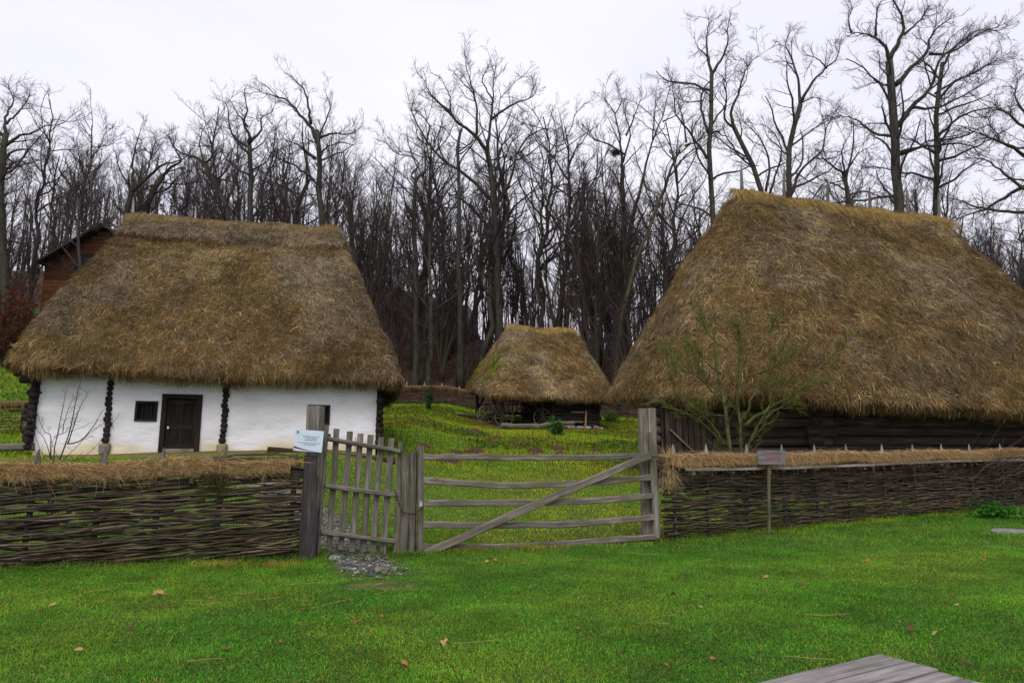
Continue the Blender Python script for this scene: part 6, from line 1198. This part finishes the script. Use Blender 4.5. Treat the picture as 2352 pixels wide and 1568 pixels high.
# gravel
n = 5200; si = rng.integers(0, len(PATH) - 1, n); tt = rng.random((n, 1)); c2 = PATH[si] * (1 - tt) + PATH[si + 1] * tt + rng.normal(0, .2, (n, 2)); ok = (c2[:, 1] > PATH[0, 1] + .92 + .22 * rng.normal(0, 1, n)) & (c2[:, 1] < 15.5) & (path_dist(c2[:, 0], c2[:, 1]) < .6); c2 = c2[ok]; n = len(c2)
s = rng.uniform(.008, .024, n) * (1 + (rng.random(n) < .08)); oc = np.array([(1, 0, 0), (0, 1, 0), (-1, 0, 0), (0, -1, 0), (.7, .7, .55), (-.7, .7, .55), (-.7, -.7, .55), (.7, -.7, .55), (0, 0, .85)]); V = oc[None] * (s[:, None, None] * rng.uniform(.6, 1.3, (n, 9, 3)) * np.array([1, 1, .75])); V = V + np.concatenate([c2, (Hn(c2[:, 0], c2[:, 1]) + .004)[:, None]], 1)[:, None]
fa = np.array([(0, 4, 7), (0, 1, 4), (1, 5, 4), (1, 2, 5), (2, 6, 5), (2, 3, 6), (3, 7, 6), (3, 0, 7), (4, 5, 8), (5, 6, 8), (6, 7, 8), (7, 4, 8)]); pal = np.array([(.08, .083, .092), (.15, .145, .135), (.21, .18, .14), (.05, .053, .062), (.27, .26, .24)])
mb = MB(); mb.add(V.reshape(-1, 3), [(np.arange(n)[:, None, None] * 9 + fa[None]).reshape(-1, 3)], np.repeat(pal[rng.integers(0, 5, n)] * rng.uniform(.7, 1.2, (n, 1)), 9, 0)); tag(mb.build('gravel', M['stone']), kind='stuff')
# single fallen leaves and straws on the lawn
def leaf_proto(col, i):
    mb = MB(); k = 11; th = np.linspace(0, 2 * np.pi, k, endpoint=False); rr = .034 * (1 + .28 * np.cos(3 * th + i) + .12 * np.cos(5 * th)); v = np.stack([rr * np.cos(th) * 1.3, rr * np.sin(th), .008 + .010 * np.cos(2 * th + i)], 1); v = np.concatenate([v, [[0, 0, .004]]]); mb.add(v, [np.stack([np.arange(k), (np.arange(k) + 1) % k, np.full(k, k)], 1)], col); pq = np.array([[.04, 0, .008], [.06, .006, .012], [.085, .01, .012]]); mb.tubes(pq, np.full(3, .0016), 4, np.array([col])); return mb.build('fallen_leaf', M['leaf'], None, (0, 0, 0))
LP = [leaf_proto(c_, i) for i, c_ in enumerate(((.30, .14, .06), (.20, .09, .05), (.42, .26, .12), (.12, .06, .035)))]; us = set()
spots = [(367, 1368), (352, 1372), (120, 1395), (95, 1405), (480, 1378), (1118, 1292), (1135, 1290), (1086, 1306), (1250, 1276), (1265, 1278), (1290, 1268), (1490, 1300), (1545, 1368), (1605, 1398), (1800, 1290), (1990, 1290), (2010, 1304), (1900, 1330), (1840, 1348), (2200, 1395), (2152, 1460), (2085, 1440), (2095, 1452), (1528, 1533), (1640, 1520), (2220, 1530), (1430, 1502), (1560, 1412), (1680, 1310), (1760, 1330), (1570, 1330), (520, 1500), (700, 1400), (820, 1430), (640, 1480), (880, 1420), (1020, 1480), (1180, 1420), (300, 1450), (180, 1500), (430, 1540), (930, 1530), (1330, 1450), (1750, 1500), (2300, 1330), (2260, 1290), (1930, 1420), (760, 1330)]
for i, (vx, vy) in enumerate(spots):
    k = rng.integers(0, 4); p_ = LP[k]; o = p_ if k not in us else copy_tree(p_); us.add(k); q = ground_at(vx, vy); o.location = (q[0], q[1], float(Hn(q[0], q[1])) + .026); o.rotation_euler = (rng.normal(0, .25), rng.normal(0, .25), rng.uniform(0, 6.28)); s = rng.uniform(.45, .95) * (1.5 if i == 0 else 1); o.scale = (s, s, s); tag(o, 'dry curled brown leaf lying on the lawn', 'leaf', 'fallen leaves on the lawn')
for p_ in LP:
    if p_.location.length < .01: bpy.data.objects.remove(p_)
def straw_proto(b_):
    mb = MB(); t = np.linspace(-.5, .5, 6); mb.tubes(np.stack([t * .34, b_ * (t ** 2 - .1), .0 * t], 1), np.full(6, .0019), 5, np.array([(.42, .32, .12)]), cap=True); return mb.build('straw_stalk', M['straw'], None, (0, 0, 0))
SPs = [straw_proto(.02), straw_proto(.16), straw_proto(-.1)]; us = set()
for i, (vx, vy, az) in enumerate([(800, 1418, -.9), (1210, 1299, 0), (1330, 1289, .4), (480, 1395, .3), (450, 1388, 2.7), (1095, 1482, .35), (470, 1530, .2), (300, 1345, .8), (560, 1368, .15), (700, 1345, .5), (1860, 1522, -.35), (620, 1380, .6), (1480, 1275, -.3), (1610, 1290, -.2), (230, 1362, .4), (880, 1365, 1.2), (390, 1480, 1.9), (1500, 1440, .2), (1900, 1420, 0), (760, 1390, .7)]):
    k = rng.integers(0, 3); p_ = SPs[k]; o = p_ if k not in us else copy_tree(p_); us.add(k); q = ground_at(vx, vy); o.location = (q[0], q[1], float(Hn(q[0], q[1])) + .036); o.rotation_euler = (rng.normal(0, .04), rng.normal(0, .05), az); s = rng.uniform(.7, 1.3); o.scale = (s, s, 1); tag(o, 'loose yellow straw stalk lying on the lawn', 'straw', 'straw stalks dropped on the lawn')
for p_ in SPs:
    if p_.location.length < .01: bpy.data.objects.remove(p_)
